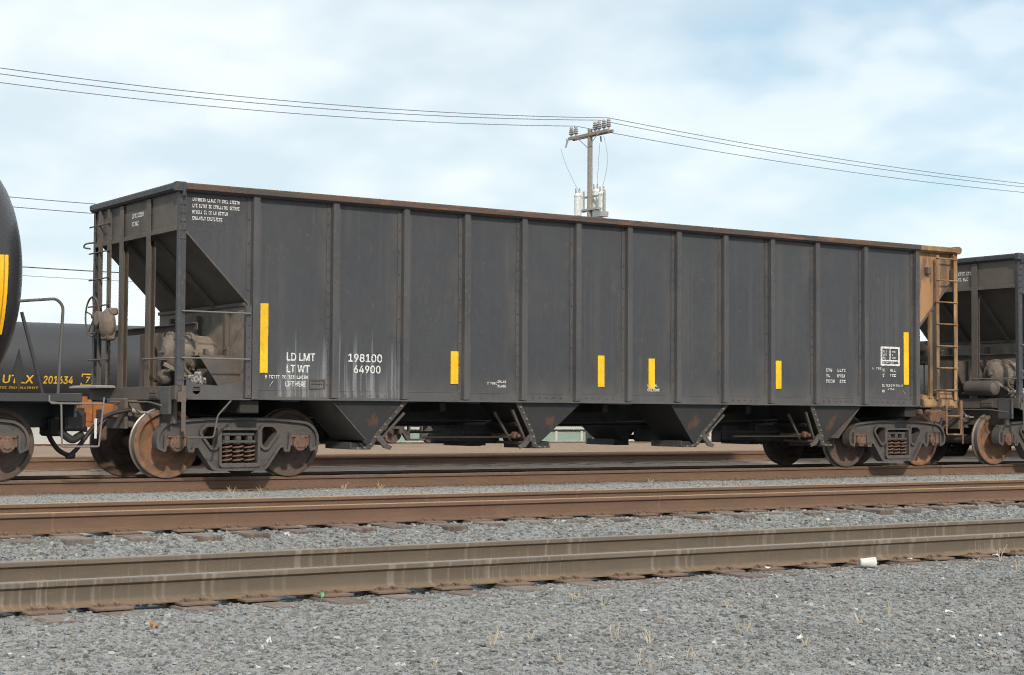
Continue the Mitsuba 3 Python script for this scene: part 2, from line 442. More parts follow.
ys = np.unique(np.concatenate([np.arange(-12, 7, 1.0), np.arange(7, 17, .07), np.arange(17, 26, .16), np.arange(26, 75, .9), np.geomspace(75, 900, 26)]))
xs = np.unique(np.concatenate([np.arange(-60, 0, 4.0), np.arange(0, 19, .10), np.arange(19, 40, .5), np.arange(40, 120, 3.0), np.geomspace(120, 1500, 24)]))
GX, GY = np.meshgrid(xs, ys); GZ = gz(GX, GY)
gi = np.arange(GX.size).reshape(GX.shape)
gq = np.stack([gi[:-1, :-1], gi[:-1, 1:], gi[1:, 1:], gi[1:, :-1]], -1).reshape(-1, 4)
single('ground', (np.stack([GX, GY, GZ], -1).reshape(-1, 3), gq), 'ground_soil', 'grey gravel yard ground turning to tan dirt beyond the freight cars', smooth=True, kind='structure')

# ------------------------------------------------------------------ tracks
def rail_poly(s=1.0):
    h = [(0, .076), (.0, .0762), (.010, .076), (.0125, .0672), (.0385, .0555), (.045, .050)]
    half = [(-.0, 0), (.030, -.001), (.0355, -.006), (.0373, -.016), (.0373, -.036), (.033, -.041), (.0125, -.052), (.0095, -.075), (.0088, -.105), (.0125, -.145), (.030, -.158), (.0765, -.169), (.0765, -.180)]
    pts = half + [(-x, z) for x, z in half[::-1][:-1]]
    return pts
def rail_mesh(y, z, x0, x1, seg=6.0):
    prof = np.array(rail_poly()); n = len(prof); xs_ = np.arange(x0, x1+seg, seg); r = np.random.default_rng(int(y*100))
    wob = .004*(meshkit.fbm(np.stack([xs_*.11, 0*xs_ + y, 0*xs_], -1), 2)-.5)
    v = np.concatenate([np.stack([np.full(n, X), y + w + prof[:, 0], z + prof[:, 1]], 1) for X, w in zip(xs_, wob)])
    f = []
    for i in range(len(xs_)-1):
        for k in range(n):
            l = (k+1) % n
            f += [(i*n+k, (i+1)*n+k, (i+1)*n+l), (i*n+k, (i+1)*n+l, i*n+l)]
    return trimesh.Trimesh(v, np.array(f), process=False)

def plate_mesh(r):
    """a tie plate with its shoulders and spike heads, rail along x"""
    m = [bx(-.13, .13, -.20, .20, -.008, .010, .004), bx(-.097, .097, .078, .092, .010, .024), bx(-.097, .097, -.092, -.078, .010, .024)]
    for sx, sy in ((-.055, -1), (.055, 1), (.055, -1), (-.05, 1)):
        if r.random() < .85:
            m.append(bx(sx-.011, sx+.011, *sorted((sy*.082, sy*.108)), .010, .026 + r.uniform(0, .01), .003))
            m.append(bx(sx-.016, sx+.016, *sorted((sy*.064, sy*.110)), .022, .034, .003))
    return cat(m)
PLATES = [mikit.ply(plate_mesh(np.random.default_rng(k)), 'plate_rust') for k in range(4)]
def tie_mesh(r):
    m = bx(-.115, .115, -1.3, 1.3, -.17, 0, .012)
    m = m.subdivide().subdivide()
    m.vertices += .010*(meshkit.fbm(m.vertices*np.array([9, 3, 9]) + r.uniform(0, 50), 3)-.5)[:, None]*np.array([1, 1, .9])
    return m
TIES = [mikit.ply(tie_mesh(np.random.default_rng(40+k)), 'tie_wood') for k in range(5)]

def track(label, yc, zt, m, xr, tie_x, gap=.52, plates=True, topstrip=None, both=True):
    t = thing('railway_track', label, 'railway track', group=None)
    for s in (-1, 1):
        part(t, 'rail', rail_mesh(yc + s*.753, zt, *xr), m, 35)
    k = 0; x = tie_x[0]; r = np.random.default_rng(int(yc*10))
    tops = []
    while x < tie_x[1]:
        xx = x + r.uniform(-.05, .05); tilt = r.uniform(-2.5, 2.5); dz = r.uniform(-.012, .004)
        key = part(t, 'tie', TIES[k % 5], None)
        scene[key]['to_world'] = T().translate([xx, yc + r.uniform(-.09, .09), zt - .194 + dz]).rotate([0, 0, 1], tilt)
        if plates:
            for s in (-1, 1):
                if s > 0 and not both: continue
                key = part(t, 'tie_plate', PLATES[(k+s) % 4], None)
                scene[key]['to_world'] = T().translate([xx + r.uniform(-.01, .01), yc + s*.753, zt - .190]).rotate([0, 0, 1], tilt*.4 + (180 if r.random() < .5 else 0))
        tops.append((xx, yc)); k += 1; x += gap
    return t, tops
TIE_TOPS = []
Y1, Z1, Y2, Z2 = 11.752, -.228, 15.334, -.001
t1, tt = track('nearest railway track, rails of dull greyish brown steel in front of the gravel', Y1, Z1, 'rail_dirt', (-30, 120), (2.6, 15.8)); TIE_TOPS += tt
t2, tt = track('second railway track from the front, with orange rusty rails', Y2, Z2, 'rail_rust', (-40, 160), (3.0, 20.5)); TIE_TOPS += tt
t3, tt = track('railway track with the freight cars standing on it', YC, 0.0, 'rail_brown', (-60, 220), (4.5, 31), both=False)
for s in (-1, 1):       # the polished running band of the used rails
    part(t3, 'running_surface', bx(-60, 220, YC+s*.753-.027, YC+s*.753+.027, -.0035, .0009), 'running_steel')
t4, tt = track('rusty railway track just behind the parked freight cars', 29.75, 0.05, 'rail_brown', (-60, 240), (10, 40), plates=False)
t5, tt = track('distant railway track under the far row of tank cars', 60.0, -.30, 'rail_brown', (-60, 400), (17, 18), plates=False)

# ------------------------------------------------------------------ gravel
def stones(n, y0, y1, smin, smax, seed, near=6.6):
    r = np.random.default_rng(seed)
    Y = r.uniform(y0, y1, n); lo, hi = Y*math.tan(math.radians(33.7-18.5)), Y*math.tan(math.radians(33.7+18.5))
    X = lo + (hi-lo)*r.random(n)
    keep = X*fw[0] + Y*fw[1] > near
    for yc in (Y1, Y2, YC):
        for s in (-1, 1):
            keep &= np.abs(Y - (yc + s*.753)) > .088
    for tx, ty in TIE_TOPS:
        on = (np.abs(X-tx) < .11) & (np.abs(Y-ty) < 1.27)
        keep &= ~(on & (r.random(n) < .78))
    X, Y = X[keep], Y[keep]; n = len(X)
    s = smin + (smax-smin)*r.random(n)**2.4
    V = np.array([[a, b, c] for a in (-1, 1) for b in (-1, 1) for c in (-1, 1)], float)*.78
    Fc = np.array([[0, 1, 3], [0, 3, 2], [4, 6, 7], [4, 7, 5], [0, 4, 5], [0, 5, 1], [2, 3, 7], [2, 7, 6], [0, 2, 6], [0, 6, 4], [1, 5, 7], [1, 7, 3]])
    P = V[None] + .36*r.standard_normal((n, 8, 3)).clip(-1.6, 1.6)
    P = P*np.stack([r.uniform(.8, 1.35, n), r.uniform(.7, 1.15, n), r.uniform(.45, .85, n)], 1)[:, None]*s[:, None, None]
    a = r.uniform(0, 6.283, n); ca, sa = np.cos(a), np.sin(a); tl = r.uniform(-.6, .6, n)
    x, y, z = P[..., 0], P[..., 1], P[..., 2]
    z, y = z*np.cos(tl)[:, None] + y*np.sin(tl)[:, None], y*np.cos(tl)[:, None] - z*np.sin(tl)[:, None]
    P = np.stack([x*ca[:, None]-y*sa[:, None] + X[:, None], x*sa[:, None]+y*ca[:, None] + Y[:, None], z + (gz(X, Y) + s*r.uniform(-.25, .4, n))[:, None]], -1)
    f = (Fc[None] + (np.arange(n)*8)[:, None, None]).reshape(-1, 3)
    g = .170 + .105*r.random(n)**1.2
    tint = np.stack([g*r.uniform(.91, .98, n), g, g*r.uniform(.96, 1.05, n)], 1)
    odd = r.random(n); tint[odd < .02] *= 1.7; tint[(odd > .965)] *= np.array([1.12, .93, .78]); tint[(odd > .02) & (odd < .09)] *= .55
    tint *= (.84 + .34*meshkit.fbm(np.stack([X*.8, Y*1.1, 0*X], -1), 3, 12))[:, None]
    return P.reshape(-1, 3), f, np.repeat(tint.clip(0, .62), 8, 0)
sv, sf, sc = [], [], []
off = 0
for args in ((74000, 5.0, 10.95, .005, .0175, 1), (9500, 10.9, 12.6, .010, .024, 2), (38000, 12.5, 14.75, .008, .022, 3), (22000, 16.1, 21.4, .006, .013, 4)):
    v, f, c = stones(*args); sv.append(v); sf.append(f+off); sc.append(c); off += len(v)
single('gravel', (np.vstack(sv), np.vstack(sf)), 'stone', 'loose grey crushed stone lying between and in front of the tracks', kind='stuff', color=np.vstack(sc), category='gravel')

# ------------------------------------------------------------------ trucks (bogies)
SF = [(0, .80), (.46, .80), (.66, .785), (.80, .772)] + [(.905 + .268*math.cos(math.radians(a)), .492 + .268*math.sin(math.radians(a))) for a in range(86, -31, -9)] + [(1.05, .345), (1.03, .40), (1.03, .57), (.755, .57), (.745, .40), (.73, .345), (.655, .345), (.64, .40), (.60, .405), (.43, .165), (.385, .115), (.33, .095), (0, .095)]
def frame_poly():
    P = Polygon(SF + [(-x, z) for x, z in SF[::-1][1:-1]]).buffer(.012).buffer(-.012)
    P = P.buffer(-.01).buffer(.01)
    win = sbox(-.255, .17, .255, .64).buffer(.03).buffer(-.0)
    win = sbox(-.235, .20, .235, .61).buffer(.025)
    tri = Polygon([(.335, .665), (.47, .665), (.535, .61), (.375, .40), (.335, .45)]).buffer(-.03).buffer(.045)
    tri2 = affinity.scale(tri, -1, 1, origin=(0, 0))
    return P.difference(win).difference(tri).difference(tri2), win, tri, tri2
FP, WIN, TRI, TRI2 = frame_poly()
LIP = FP.difference(FP.buffer(-.034))
FRAME_NEAR = cat([prism(FP, -.035, .035), prism(LIP, -.085, -.034), prism(LIP, .034, .085)])
def coil(x, y, z0, z1, R, r, turns, n=12):
    a = np.linspace(0, turns*2*math.pi, int(turns*n)+1)
    return tube(np.stack([x + R*np.cos(a), y + R*np.sin(a), np.linspace(z0, z1, len(a))], 1), r, 6)
WHEEL = [(.085, .02), (.145, .02), (.16, .03), (.19, .07), (.24, .082), (.31, .07), (.36, .05), (.383, .034), (.391, .004), (.397, .0), (.440, .0), (.452, .006)]
WHEEL_BACK = [(.482, .112), (.480, .132), (.468, .142), (.40, .142), (.385, .12), (.33, .06), (.25, .075), (.18, .09), (.16, .15), (.085, .155)]
def truck(car, cx, wheel_mats, zoff=0.0, near_only=False, detail=True, frame_mat='truck_iron', bearing_mat='bearing_rust'):
    t = sub(car, 'truck'); k = 0
    for s in (-1, 1):
        fr = FRAME_NEAR.copy(); fr.apply_translation((cx, 1.085*s, 0)); part(t, 'side_frame', fr, frame_mat)
        for e in (-1, 1):
            wx = cx + e*.889; m = wheel_mats[k % len(wheel_mats)] if s < 0 else 'wheel_dark'; k += 1
            y0 = .832*s
            face = lathe([(r, y0 - s*o) for r, o in WHEEL] , (wx, 0, .457), 'y', 48)
            # tread and flange, then the back of the wheel
            tread = lathe([(.452, y0 - s*.006), (.457, y0 - s*.014), (.459, y0 - s*.090), (.466, y0 - s*.101), (.480, y0 - s*.108), (.4825, y0 - s*.115)], (wx, 0, .457), 'y', 48)
            back = lathe([(r, y0 - s*o) for r, o in WHEEL_BACK], (wx, 0, .457), 'y', 48)
            w = part(t, 'wheel', cat([face, back]), m, 30)
            part(t, 'wheel_tread', tread, 'tread_steel' if s < 0 else 'wheel_dark', 30)
            if detail:
                b = [lathe([(.0, -1.205), (.052, -1.205), (.060, -1.20), (.062, -1.185), (.098, -1.18), (.104, -1.168), (.104, -1.03), (.118, -1.03), (.122, -1.0), (.122, -.93), (.10, -.925), (.0, -.92)], (wx, 0, .457), 'y', 24, -s)]
                for q in range(3):
                    an = math.radians(90 + 120*q); bxx, bz = wx + .078*math.cos(an), .457 + .078*math.sin(an)
                    b.append(tube([(bxx, s*1.178, bz), (bxx, s*1.198, bz)], .021, 6))
                part(t, 'axle_bearing', cat(b), bearing_mat, 30)
                part(t, 'bearing_adapter', cat([bx(wx-.135, wx+.135, *sorted((s*.99, s*1.165)), .535, .585, .01), bx(wx-.145, wx-.10, *sorted((s*1.0, s*1.15)), .42, .54, .01), bx(wx+.10, wx+.145, *sorted((s*1.0, s*1.15)), .42, .54, .01)]), bearing_mat)
        if detail:
            for dx in (-.165, 0, .165):
                part(t, 'spring', cat([coil(cx+dx, s*1.10, .20, .462, .066, .0135, 4.6), coil(cx+dx, s*.95, .20, .462, .066, .0135, 4.6)]), 'bearing_rust', True)
                part(t, 'inner_spring', coil(cx+dx, s*1.10, .20, .462, .038, .010, 7), 'dark_iron', True)
            part(t, 'spring_seat', bx(cx-.27, cx+.27, *sorted((s*.88, s*1.17)), .165, .198, .008), frame_mat)
            part(t, 'bolster_end', cat([bx(cx-.235, cx+.235, *sorted((s*.86, s*1.155)), .462, .50, .008), bx(cx-.235, cx+.235, *sorted((s*.86, s*1.12)), .56, .60, .008), bx(cx-.25, cx+.25, *sorted((s*.86, s*1.0)), .60, .70), bx(cx-.20, cx-.13, *sorted((s*.9, s*1.13)), .50, .56, .006), bx(cx-.035, cx+.035, *sorted((s*.9, s*1.13)), .50, .56, .006), bx(cx+.13, cx+.20, *sorted((s*.9, s*1.13)), .50, .56, .006)]), frame_mat)
    part(t, 'bolster', cat([bx(cx-.25, cx+.25, -.87, .87, .455, .74, .02), tube([(cx, 0, .74), (cx, 0, .80)], .2, 20)]), frame_mat)
    for e in (-1, 1):
        part(t, 'axle', cyl((cx+e*.889, -.70, .457), (cx+e*.889, .70, .457), .084, 18), 'wheel_dark', 30)
        if detail:
            part(t, 'brake_beam', cat([bx(cx+e*.36-.04, cx+e*.36+.04, -.80, .80, .33, .41, .01), bx(cx+e*.41-.03, cx+e*.41+.03, -.80, -.70, .25, .52, .01), bx(cx+e*.41-.03, cx+e*.41+.03, .70, .80, .25, .52, .01)]), 'dark_iron')
    return t

# ------------------------------------------------------------------ hopper cars
L = 14.5; ZT, ZB = 3.81, 1.04; YS, YR = -1.475, -1.56     # side sheet, face of the ribs
RIBS = [1.09, 2.27, 3.375, 4.375, 5.36, 6.325, 7.29, 8.25, 9.20, 10.185, 11.175, 12.28, 13.51]
SL = lambda x: 3.275 - 1.012*(x - .055)                   # the end slope sheet's height above x

def rib_mesh(x, z0, z1):
    prof = [(-.105, 0), (-.105, -.010), (-.052, -.011), (-.044, -.085), (.044, -.085), (.052, -.011), (.105, -.010), (.105, 0)]
    p = Polygon([(x+a, YS+b) for a, b in prof])
    return prism(p, z0, z1, 'xy')

def panel_mesh(x0, x1, z0, z1, seed):
    nx, nz = 9, 13
    u, w = np.meshgrid(np.linspace(0, 1, nx), np.linspace(0, 1, nz)); r = np.random.default_rng(seed)
    edge = np.sin(np.pi*u)*np.sin(np.pi*w)
    y = YS + .009*edge*(r.uniform(-.6, 1.0)) + .014*(meshkit.fbm(np.stack([u*2.2+seed, w*3.1, 0*u], -1), 2, seed)-.5)*edge**.4
    v = np.stack([x0+(x1-x0)*u, y, z0+(z1-z0)*w], -1).reshape(-1, 3)
    i = np.arange(nx*nz).reshape(nz, nx)
    q = np.stack([i[:-1, :-1], i[:-1, 1:], i[1:, 1:], i[1:, :-1]], -1).reshape(-1, 4)
    back = v + [0, .012, 0]; n = len(v)
    f = np.vstack([q[:, [0, 1, 2]], q[:, [0, 2, 3]]]); f2 = f[:, ::-1] + n
    ring = np.concatenate([i[0, :], i[1:, -1], i[-1, -2::-1], i[-2:0:-1, 0]])
    e = [(a+n, b+n, b) for a, b in zip(ring, np.roll(ring, -1))] + [(a+n, b, a) for a, b in zip(ring, np.roll(ring, -1))]
    return trimesh.Trimesh(np.vstack([v, back]), np.vstack([f, f2, np.array(e)]), process=False)

def end_structure(h, e, col, col2, full):
    """one open end of the car: e = -1 the left end, +1 the right end (mirrored)"""
    mx = (lambda m: m) if e < 0 else mirror
    def add(name, m, mt, smooth=False, parent=None, **kw): return part(parent or h, name, mx(m), mt, smooth, **kw)
    # corner posts, end posts
    for s in (-1, 1):
        add('corner_post', cat([bx(0, .10, *sorted((s*1.558, s*1.545)), ZB-.02, 3.715, .003), bx(0, .012, *sorted((s*1.48, s*1.545)), ZB-.02, 3.715, .003), bx(.088, .10, *sorted((s*1.475, s*1.545)), 3.06, 3.715)]), col)
    for yy in (-.54, .44):
        add('end_post', cat([bx(-.012, 0, yy-.07, yy+.07, 1.19, 3.70, .003), bx(0, .07, yy+.058, yy+.07, 1.19, 3.70, .002), bx(.07, .082, yy-.05, yy+.07, 1.19, 3.15, .003)]), col2)
    # end sheet and slope sheet
    add('end_sheet', bx(.02, .03, -1.475, 1.475, 3.225, 3.72), col2)
    add('end_angle', cat([bx(-.01, .02, -1.47, 1.47, 3.205, 3.265, .004)]), col2)
    xs0, xs1 = .03, 2.80
    for k, (a, b) in enumerate(((-1.474, -.492), (-.486, .486), (.492, 1.474))):
        add('slope_sheet', plate((xs0, a, SL(xs0)), (xs0, b, SL(xs0)), (xs1 if k != 1 else 2.2, b, SL(xs1 if k != 1 else 2.2)), (xs1 if k != 1 else 2.2, a, SL(xs1 if k != 1 else 2.2)), .010), 'dusty_paint' if col != 'tan_rust' else 'dusty_paint')
    for yy in (-.49, .49):
        add('slope_stiffener', plate((xs0+.05, yy-.03, SL(xs0+.05)-.012), (xs0+.05, yy+.03, SL(xs0+.05)-.012), (.98, yy+.03, SL(.98)-.012), (.98, yy-.03, SL(.98)-.012), -.05) if False else beam((.1, yy, SL(.1)-.05), (.98, yy, SL(.98)-.05), .07, .05), 'dusty_paint')
    # bulkhead under the slope sheet, bolster web and supports
    add('bulkhead', bx(.985, 1.0, -1.474, 1.474, 1.19, SL(1.0)-.02), 'brake_dust' if col != 'tan_rust' else 'dusty_paint')
    for yy in (-.95, 0.0, .95):
        add('bulkhead_stiffener', bx(.92, .984, yy-.035, yy+.035, 1.2, 2.2, .004), 'dusty_paint')
    add('cross_beam', cat([bx(.30, .312, -1.47, 1.47, 1.94, 2.03), bx(.25, .30, -1.47, 1.47, 2.018, 2.03)]), 'dusty_paint')
    for yy in (-.32, .32):
        add('centre_support', cat([bx(.30, .80, yy-.012, yy+.012, 1.2, 1.93), bx(.26, .30, yy-.07, yy+.07, 1.2, 1.93, .004)]), 'dusty_paint')
    add('slope_seam', cat([bx(.955, .985, -1.474, 1.474, SL(.98)-.07, SL(.98)-.02, .004)]), 'dusty_paint')
    # end sill and platform
    add('end_sill', cat([bx(-.02, .0, -1.56, 1.56, 1.03, 1.205, .004), bx(0, .14, -1.54, 1.54, 1.185, 1.203), bx(0, .14, -1.54, 1.54, 1.03, 1.045)]), col2)
    add('end_floor', bx(.141, 1.06, -1.2, 1.2, 1.15, 1.17), 'dusty_paint')
    for s in (-1, 1):
        pl = Polygon([(.156, 1.05), (1.04, 1.05), (1.04, 1.285), (.62, 1.215), (.30, 1.235), (.156, 1.30)]).difference(Point(.30, 1.155).buffer(.055))
        add('side_gusset', prism(pl, *sorted((s*1.475, s*1.487))), col)
        add('side_sill_lip', bx(.156, 1.04, *sorted((s*1.488, s*1.54)), 1.03, 1.052, .003), col)
    return add

def mirror(m):
    m = m.copy(); m.vertices[:, 0] = L - m.vertices[:, 0]; m.faces = m.faces[:, ::-1]; return m

def hopper_car(label, x0, main=True, group=None):
    h = thing('hopper_car', label, 'hopper car', (x0, YC, 0), group)
    xe = L
    xr = [x for x in RIBS if main or x < 3]
    rr = np.random.default_rng(11 if main else 12)
    # ---- near side: panels, ribs
    bounds = [RIBS[0]] + RIBS[1:]
    for k, (a, b) in enumerate(zip(RIBS, RIBS[1:])):
        if not main and a > 3: break
        part(h, 'side_panel', panel_mesh(a-.02 if k == 0 else a+.001, b, 1.06, 3.73, k+3), 'car_paint', True)
    tri = Polygon([(.10, 3.72), (1.07, 3.72), (1.07, SL(1.07)), (.10, SL(.10))])
    part(h, 'end_side_panel', prism(tri, YS, YS+.010), 'car_paint')
    part(h, 'side_panel_edge', prism(Polygon([(.10, SL(.10)), (1.07, SL(1.07)), (1.07, SL(1.07)-.03), (.10, SL(.10)-.03)]), YS-.03, YS+.02), 'dusty_paint')
    if main:
        tri = Polygon([(L-.08, 3.72), (L-.99, 3.72), (L-.99, SL(.99)), (L-.08, SL(.08))])
        part(h, 'end_side_panel', prism(tri, YS, YS+.010), 'tan_panel', label='ochre stained triangular side panel at the right end')
    for x in xr:
        part(h, 'side_rib', rib_mesh(x, 1.085 if x not in (RIBS[0], RIBS[-1]) else 1.045, 3.715), 'rib_paint')
        if x not in (RIBS[0], RIBS[-1]):
            part(h, 'rib_foot', cat([bx(x-.055, x+.055, YS-.085, YS-.03, 1.068, 1.085, .004), bx(x-.22, x-.105, YS-.016, YS-.010, 1.06, 1.185, .002)]), 'rib_paint')
    xend = L-.99 if main else 3.3
    part(h, 'side_sill', cat([bx(1.04, xend+.10, YS-.012, YS, 1.04, 1.165, .003), bx(1.04, xend+.10, YS-.075, YS-.012, 1.036, 1.058, .003), tube([(1.1, YS-.012, 1.168), (xend, YS-.012, 1.168)], .006, 6)]), 'car_paint')
    # far side, one sheet with its slopes cut away
    x2 = L if main else 3.4
    far = Polygon([(.05, 3.73), (L-.05, 3.73), (L-.05, SL(.05)), (L-1.07, SL(1.07)), (L-1.07, 1.05), (1.07, 1.05), (1.07, SL(1.07)), (.05, SL(.05))])
    part(h, 'far_side_sheet', prism(far, 1.475, 1.487), 'car_paint')
    # ---- top chords
    ch = Polygon([(YS+.02, 3.712), (YS-.085, 3.712), (YS-.135, 3.735), (YS-.14, 3.80), (YS-.125, 3.815), (YS+.02, 3.815)])
    part(h, 'top_chord', prism(ch, -.03, L-.95 if main else L, 'yz'), 'chord_rust', label='rusty top chord along the near side')
    if main:
        part(h, 'top_chord', prism(ch, L-.95, L+.01, 'yz'), 'tan_rust')
        part(h, 'chord_cap', bx(L-.08, L+.02, YS-.15, YS+.1, 3.705, 3.835, .012), 'tan_rust')
    part(h, 'top_chord', prism(affinity.scale(ch, -1, 1, origin=(0, 0)), -.03, L+.01, 'yz'), 'chord_rust')
    ce = Polygon([(.03, 3.705), (-.03, 3.715), (-.065, 3.74), (-.07, 3.80), (-.055, 3.818), (.03, 3.818)])
    part(h, 'end_chord', prism(ce, -1.58, 1.55), 'car_paint')
    part(h, 'chord_cap', cat([bx(-.075, .07, -1.622, -1.53, 3.70, 3.822, .008), bx(.02, .05, -1.632, -1.61, 3.64, 3.80, .004)]), 'car_paint')
    if main: part(h, 'end_chord', mirror(prism(ce, -1.60, 1.60)), 'tan_rust')
    # ---- left end
    add = end_structure(h, -1, 'car_paint', 'dusty_paint', True)
    # grab irons between the corner post and the first rib
    for z, xa in ((2.165, .10), (1.565, .10)):
        part(h, 'grab_iron', tube(bend([(.06, -1.552, z), (.06, -1.60, z), (1.0, -1.60, z), (1.0, -1.56, z)], .03), .0105, 8), 'grab_steel', True)
    for z in (1.565,):
        part(h, 'grab_iron', tube(bend([(-.012, -.52, z), (-.07, -.52, z), (-.07, -1.50, z), (-.005, -1.50, z)], .03), .0105, 8), 'grab_steel', True)
    # ladder at the far side of the left end
    for yy in (.86, 1.20):
        part(h, 'ladder_rail', cat([bx(-.045, -.035, yy-.03, yy+.03, 1.2, 3.70, .002), bx(-.035, .0, yy-.03, yy-.022, 1.2, 3.70)]), 'dusty_paint')
    for k in range(7):
        z = 3.50 - k*.38
        part(h, 'ladder_rung', cyl((-.05, .78, z), (-.05, 1.58, z), .011, 8), 'dusty_paint', True)
    part(h, 'grab_hook', tube(bend([(-.02, 1.50, 3.28), (-.10, 1.62, 3.27), (-.10, 1.70, 3.22), (-.03, 1.60, 3.20)], .05), .012, 8), 'dusty_paint', True)
    # hand brake
    an = np.arange(28)*2*math.pi/28
    hb = sub(h, 'hand_brake')
    part(hb, 'brake_wheel', cat([tube(np.stack([np.full(28, -.18), 1.06+.275*np.cos(an), 2.20+.275*np.sin(an)], 1), .013, 8, closed=True)] + [tube([(-.15, 1.06, 2.20), (-.18, 1.06+.275*math.cos(a), 2.20+.275*math.sin(a))], .010, 6) for a in np.arange(5)*2*math.pi/5 + .3] + [tube([(-.19, 1.06, 2.2), (-.02, 1.06, 2.2)], .03, 12)]), 'dusty_paint', True)
    gear = trimesh.creation.icosphere(2, 1.0); gear.vertices *= np.array([.10, .20, .21]); gear.apply_translation((-.11, .66, 2.08))
    part(hb, 'gear_housing', cat([gear, bx(-.16, -.02, .54, .80, 1.85, 2.05, .03), tube([(-.22, .80, 2.16), (-.03, .80, 2.16)], .10, 16), bx(-.13, -.01, .5, .72, 2.2, 2.3, .02)]), 'brake_dust' if main else 'dark_iron', 40)
    links = []
    for k in range(13):
        z = 1.90 - k*.052
        a2 = np.arange(10)*2*math.pi/10
        ring = np.stack([.013*np.cos(a2), 0*a2, .034*np.sin(a2)], 1)
        if k % 2: ring = ring[:, [1, 0, 2]]
        links.append(tube(ring + [-.09, .62, z], .0075, 5, closed=True))
    part(hb, 'brake_chain', cat(links), 'dark_iron', True)
    part(h, 'crossover_platform', cat([bx(-.30, -.02, .55, 1.62, 1.195, 1.225, .004)] + [bx(-.29, -.03, .6+.11*k, .64+.11*k, 1.225, 1.235) for k in range(9)]), 'galvanised')
    # brake cylinder, reservoir, valve and pipes on the open platform
    cyl_y, cz = -.85, 1.665
    part(h, 'brake_cylinder', lathe([(.0, .10), (.085, .10), (.12, .125), (.19, .15), (.225, .18), (.265, .185), (.265, .21), (.225, .215), (.225, .43), (.265, .435), (.265, .475), (.225, .48), (.215, .72), (.15, .80), (0, .81)], (0, cyl_y, cz), 'x', 30), 'brake_dust', 30)
    part(h, 'cylinder_bolt', cat([tube([(.165, cyl_y+.248*math.cos(a), cz+.248*math.sin(a)), (.235, cyl_y+.248*math.cos(a), cz+.248*math.sin(a))], .018, 6) for a in np.arange(8)*math.pi/4] + [tube([(.415, cyl_y+.248*math.cos(a), cz+.248*math.sin(a)), (.495, cyl_y+.248*math.cos(a), cz+.248*math.sin(a))], .018, 6) for a in np.arange(8)*math.pi/4]), 'brake_dust', kind='stuff')
    part(h, 'push_rod', cat([tube([(.12, cyl_y, cz), (.02, cyl_y-.02, cz-.02)], .022, 10), bx(.0, .15, cyl_y-.06, cyl_y+.06, cz-.115, cz-.095)]), 'dusty_paint', 30)
    br = Polygon([(.40, 1.615), (.985, 1.615), (.985, 1.17), (.70, 1.17), (.66, 1.24)])
    part(h, 'cylinder_bracket', cat([prism(br, -1.315, -1.303), bx(.40, .985, -1.315, -.70, 1.603, 1.615)]), 'dusty_paint')
    part(h, 'bracket_lug', cat([bx(.80, .84, -1.30, -1.2, 1.615, 1.74, .006), bx(.50, .54, -1.30, -1.2, 1.615, 1.70, .006), tube([(.82, -1.31, 1.70), (.82, -1.18, 1.70)], .03, 8)]), 'dusty_paint')
    if not main: part(h, 'air_reservoir', lathe([(0, .10), (.08, .11), (.13, .15), (.14, .22), (.14, .72), (.13, .79), (.08, .83), (0, .84)], (0, -.22, 1.40), 'y', 24, -1), 'dusty_paint', 40)
    valve = [bx(.33, .50, -1.25, -1.05, 1.20, 1.36, .025), tube([(.40, -1.28, 1.30), (.40, -1.02, 1.30)], .055, 12), bx(.36, .46, -1.30, -1.24, 1.24, 1.40, .02), tube([(.49, -1.15, 1.28), (.56, -1.15, 1.28)], .05, 10)]
    part(h, 'brake_valve', cat(valve), 'pale_grease')
    part(h, 'valve_bracket', cat([bx(.2, .6, -1.20, -.60, 1.17, 1.20, .004), tube(bend([(.30, -1.0, 1.62), (.33, -1.05, 1.42), (.38, -1.12, 1.36)], .05), .022, 8)]), 'dusty_paint')
    part(h, 'slack_rod', beam((.05, -1.0, 1.50), (.45, -1.05, 1.30), .03, .05), 'brake_dust')
    vlv2 = trimesh.creation.icosphere(2, .11); vlv2.apply_translation((.16, -.75, 1.33))
    part(h, 'vent_protector', cat([vlv2, tube([(.16, -.75, 1.30), (.16, -.1, 1.30)], .032, 10)]), 'dusty_paint', True)
    part(h, 'brake_pipe', cat([tube(bend([(.45, -1.05, 1.42), (.45, -.95, 1.48), (.62, -.70, 1.50), (.95, -.66, 1.52)], .06), .016, 8), tube(bend([(.20, -.9, 1.18), (.22, -1.2, 1.30), (.33, -1.22, 1.30)], .06), .014, 8), tube(bend([(.70, -1.1, 1.18), (.70, -1.1, 1.50), (.9, -1.0, 1.55)], .06), .014, 8)]), 'dusty_paint', True)
    # corner step and uncoupling lever
    part(h, 'sill_step', cat([bx(.05, .11, -1.60, -1.588, .62, 1.21, .003), bx(.0, .115, -1.60, -1.56, 1.0, 1.13, .004), tube(bend([(.10, -1.595, .66), (.10, -1.595, .545), (.50, -1.595, .545), (.55, -1.595, .83), (.75, -1.56, 1.02)], .05), .012, 8)]), 'dusty_paint', label='corner sill step bent from flat bar')
    part(h, 'end_step_plate', cat([bx(-.036, -.021, -1.44, -1.10, .84, 1.20, .003), bx(-.06, -.036, -1.44, -1.42, .84, 1.20, .003)]), 'car_paint')
    part(h, 'lever_bracket', cat([bx(-.035, -.02, -.98, -.70, 1.05, 1.17, .004), bx(-.045, -.035, -.95, -.73, 1.075, 1.09), bx(-.045, -.035, -.95, -.73, 1.12, 1.135)]), 'dusty_paint')
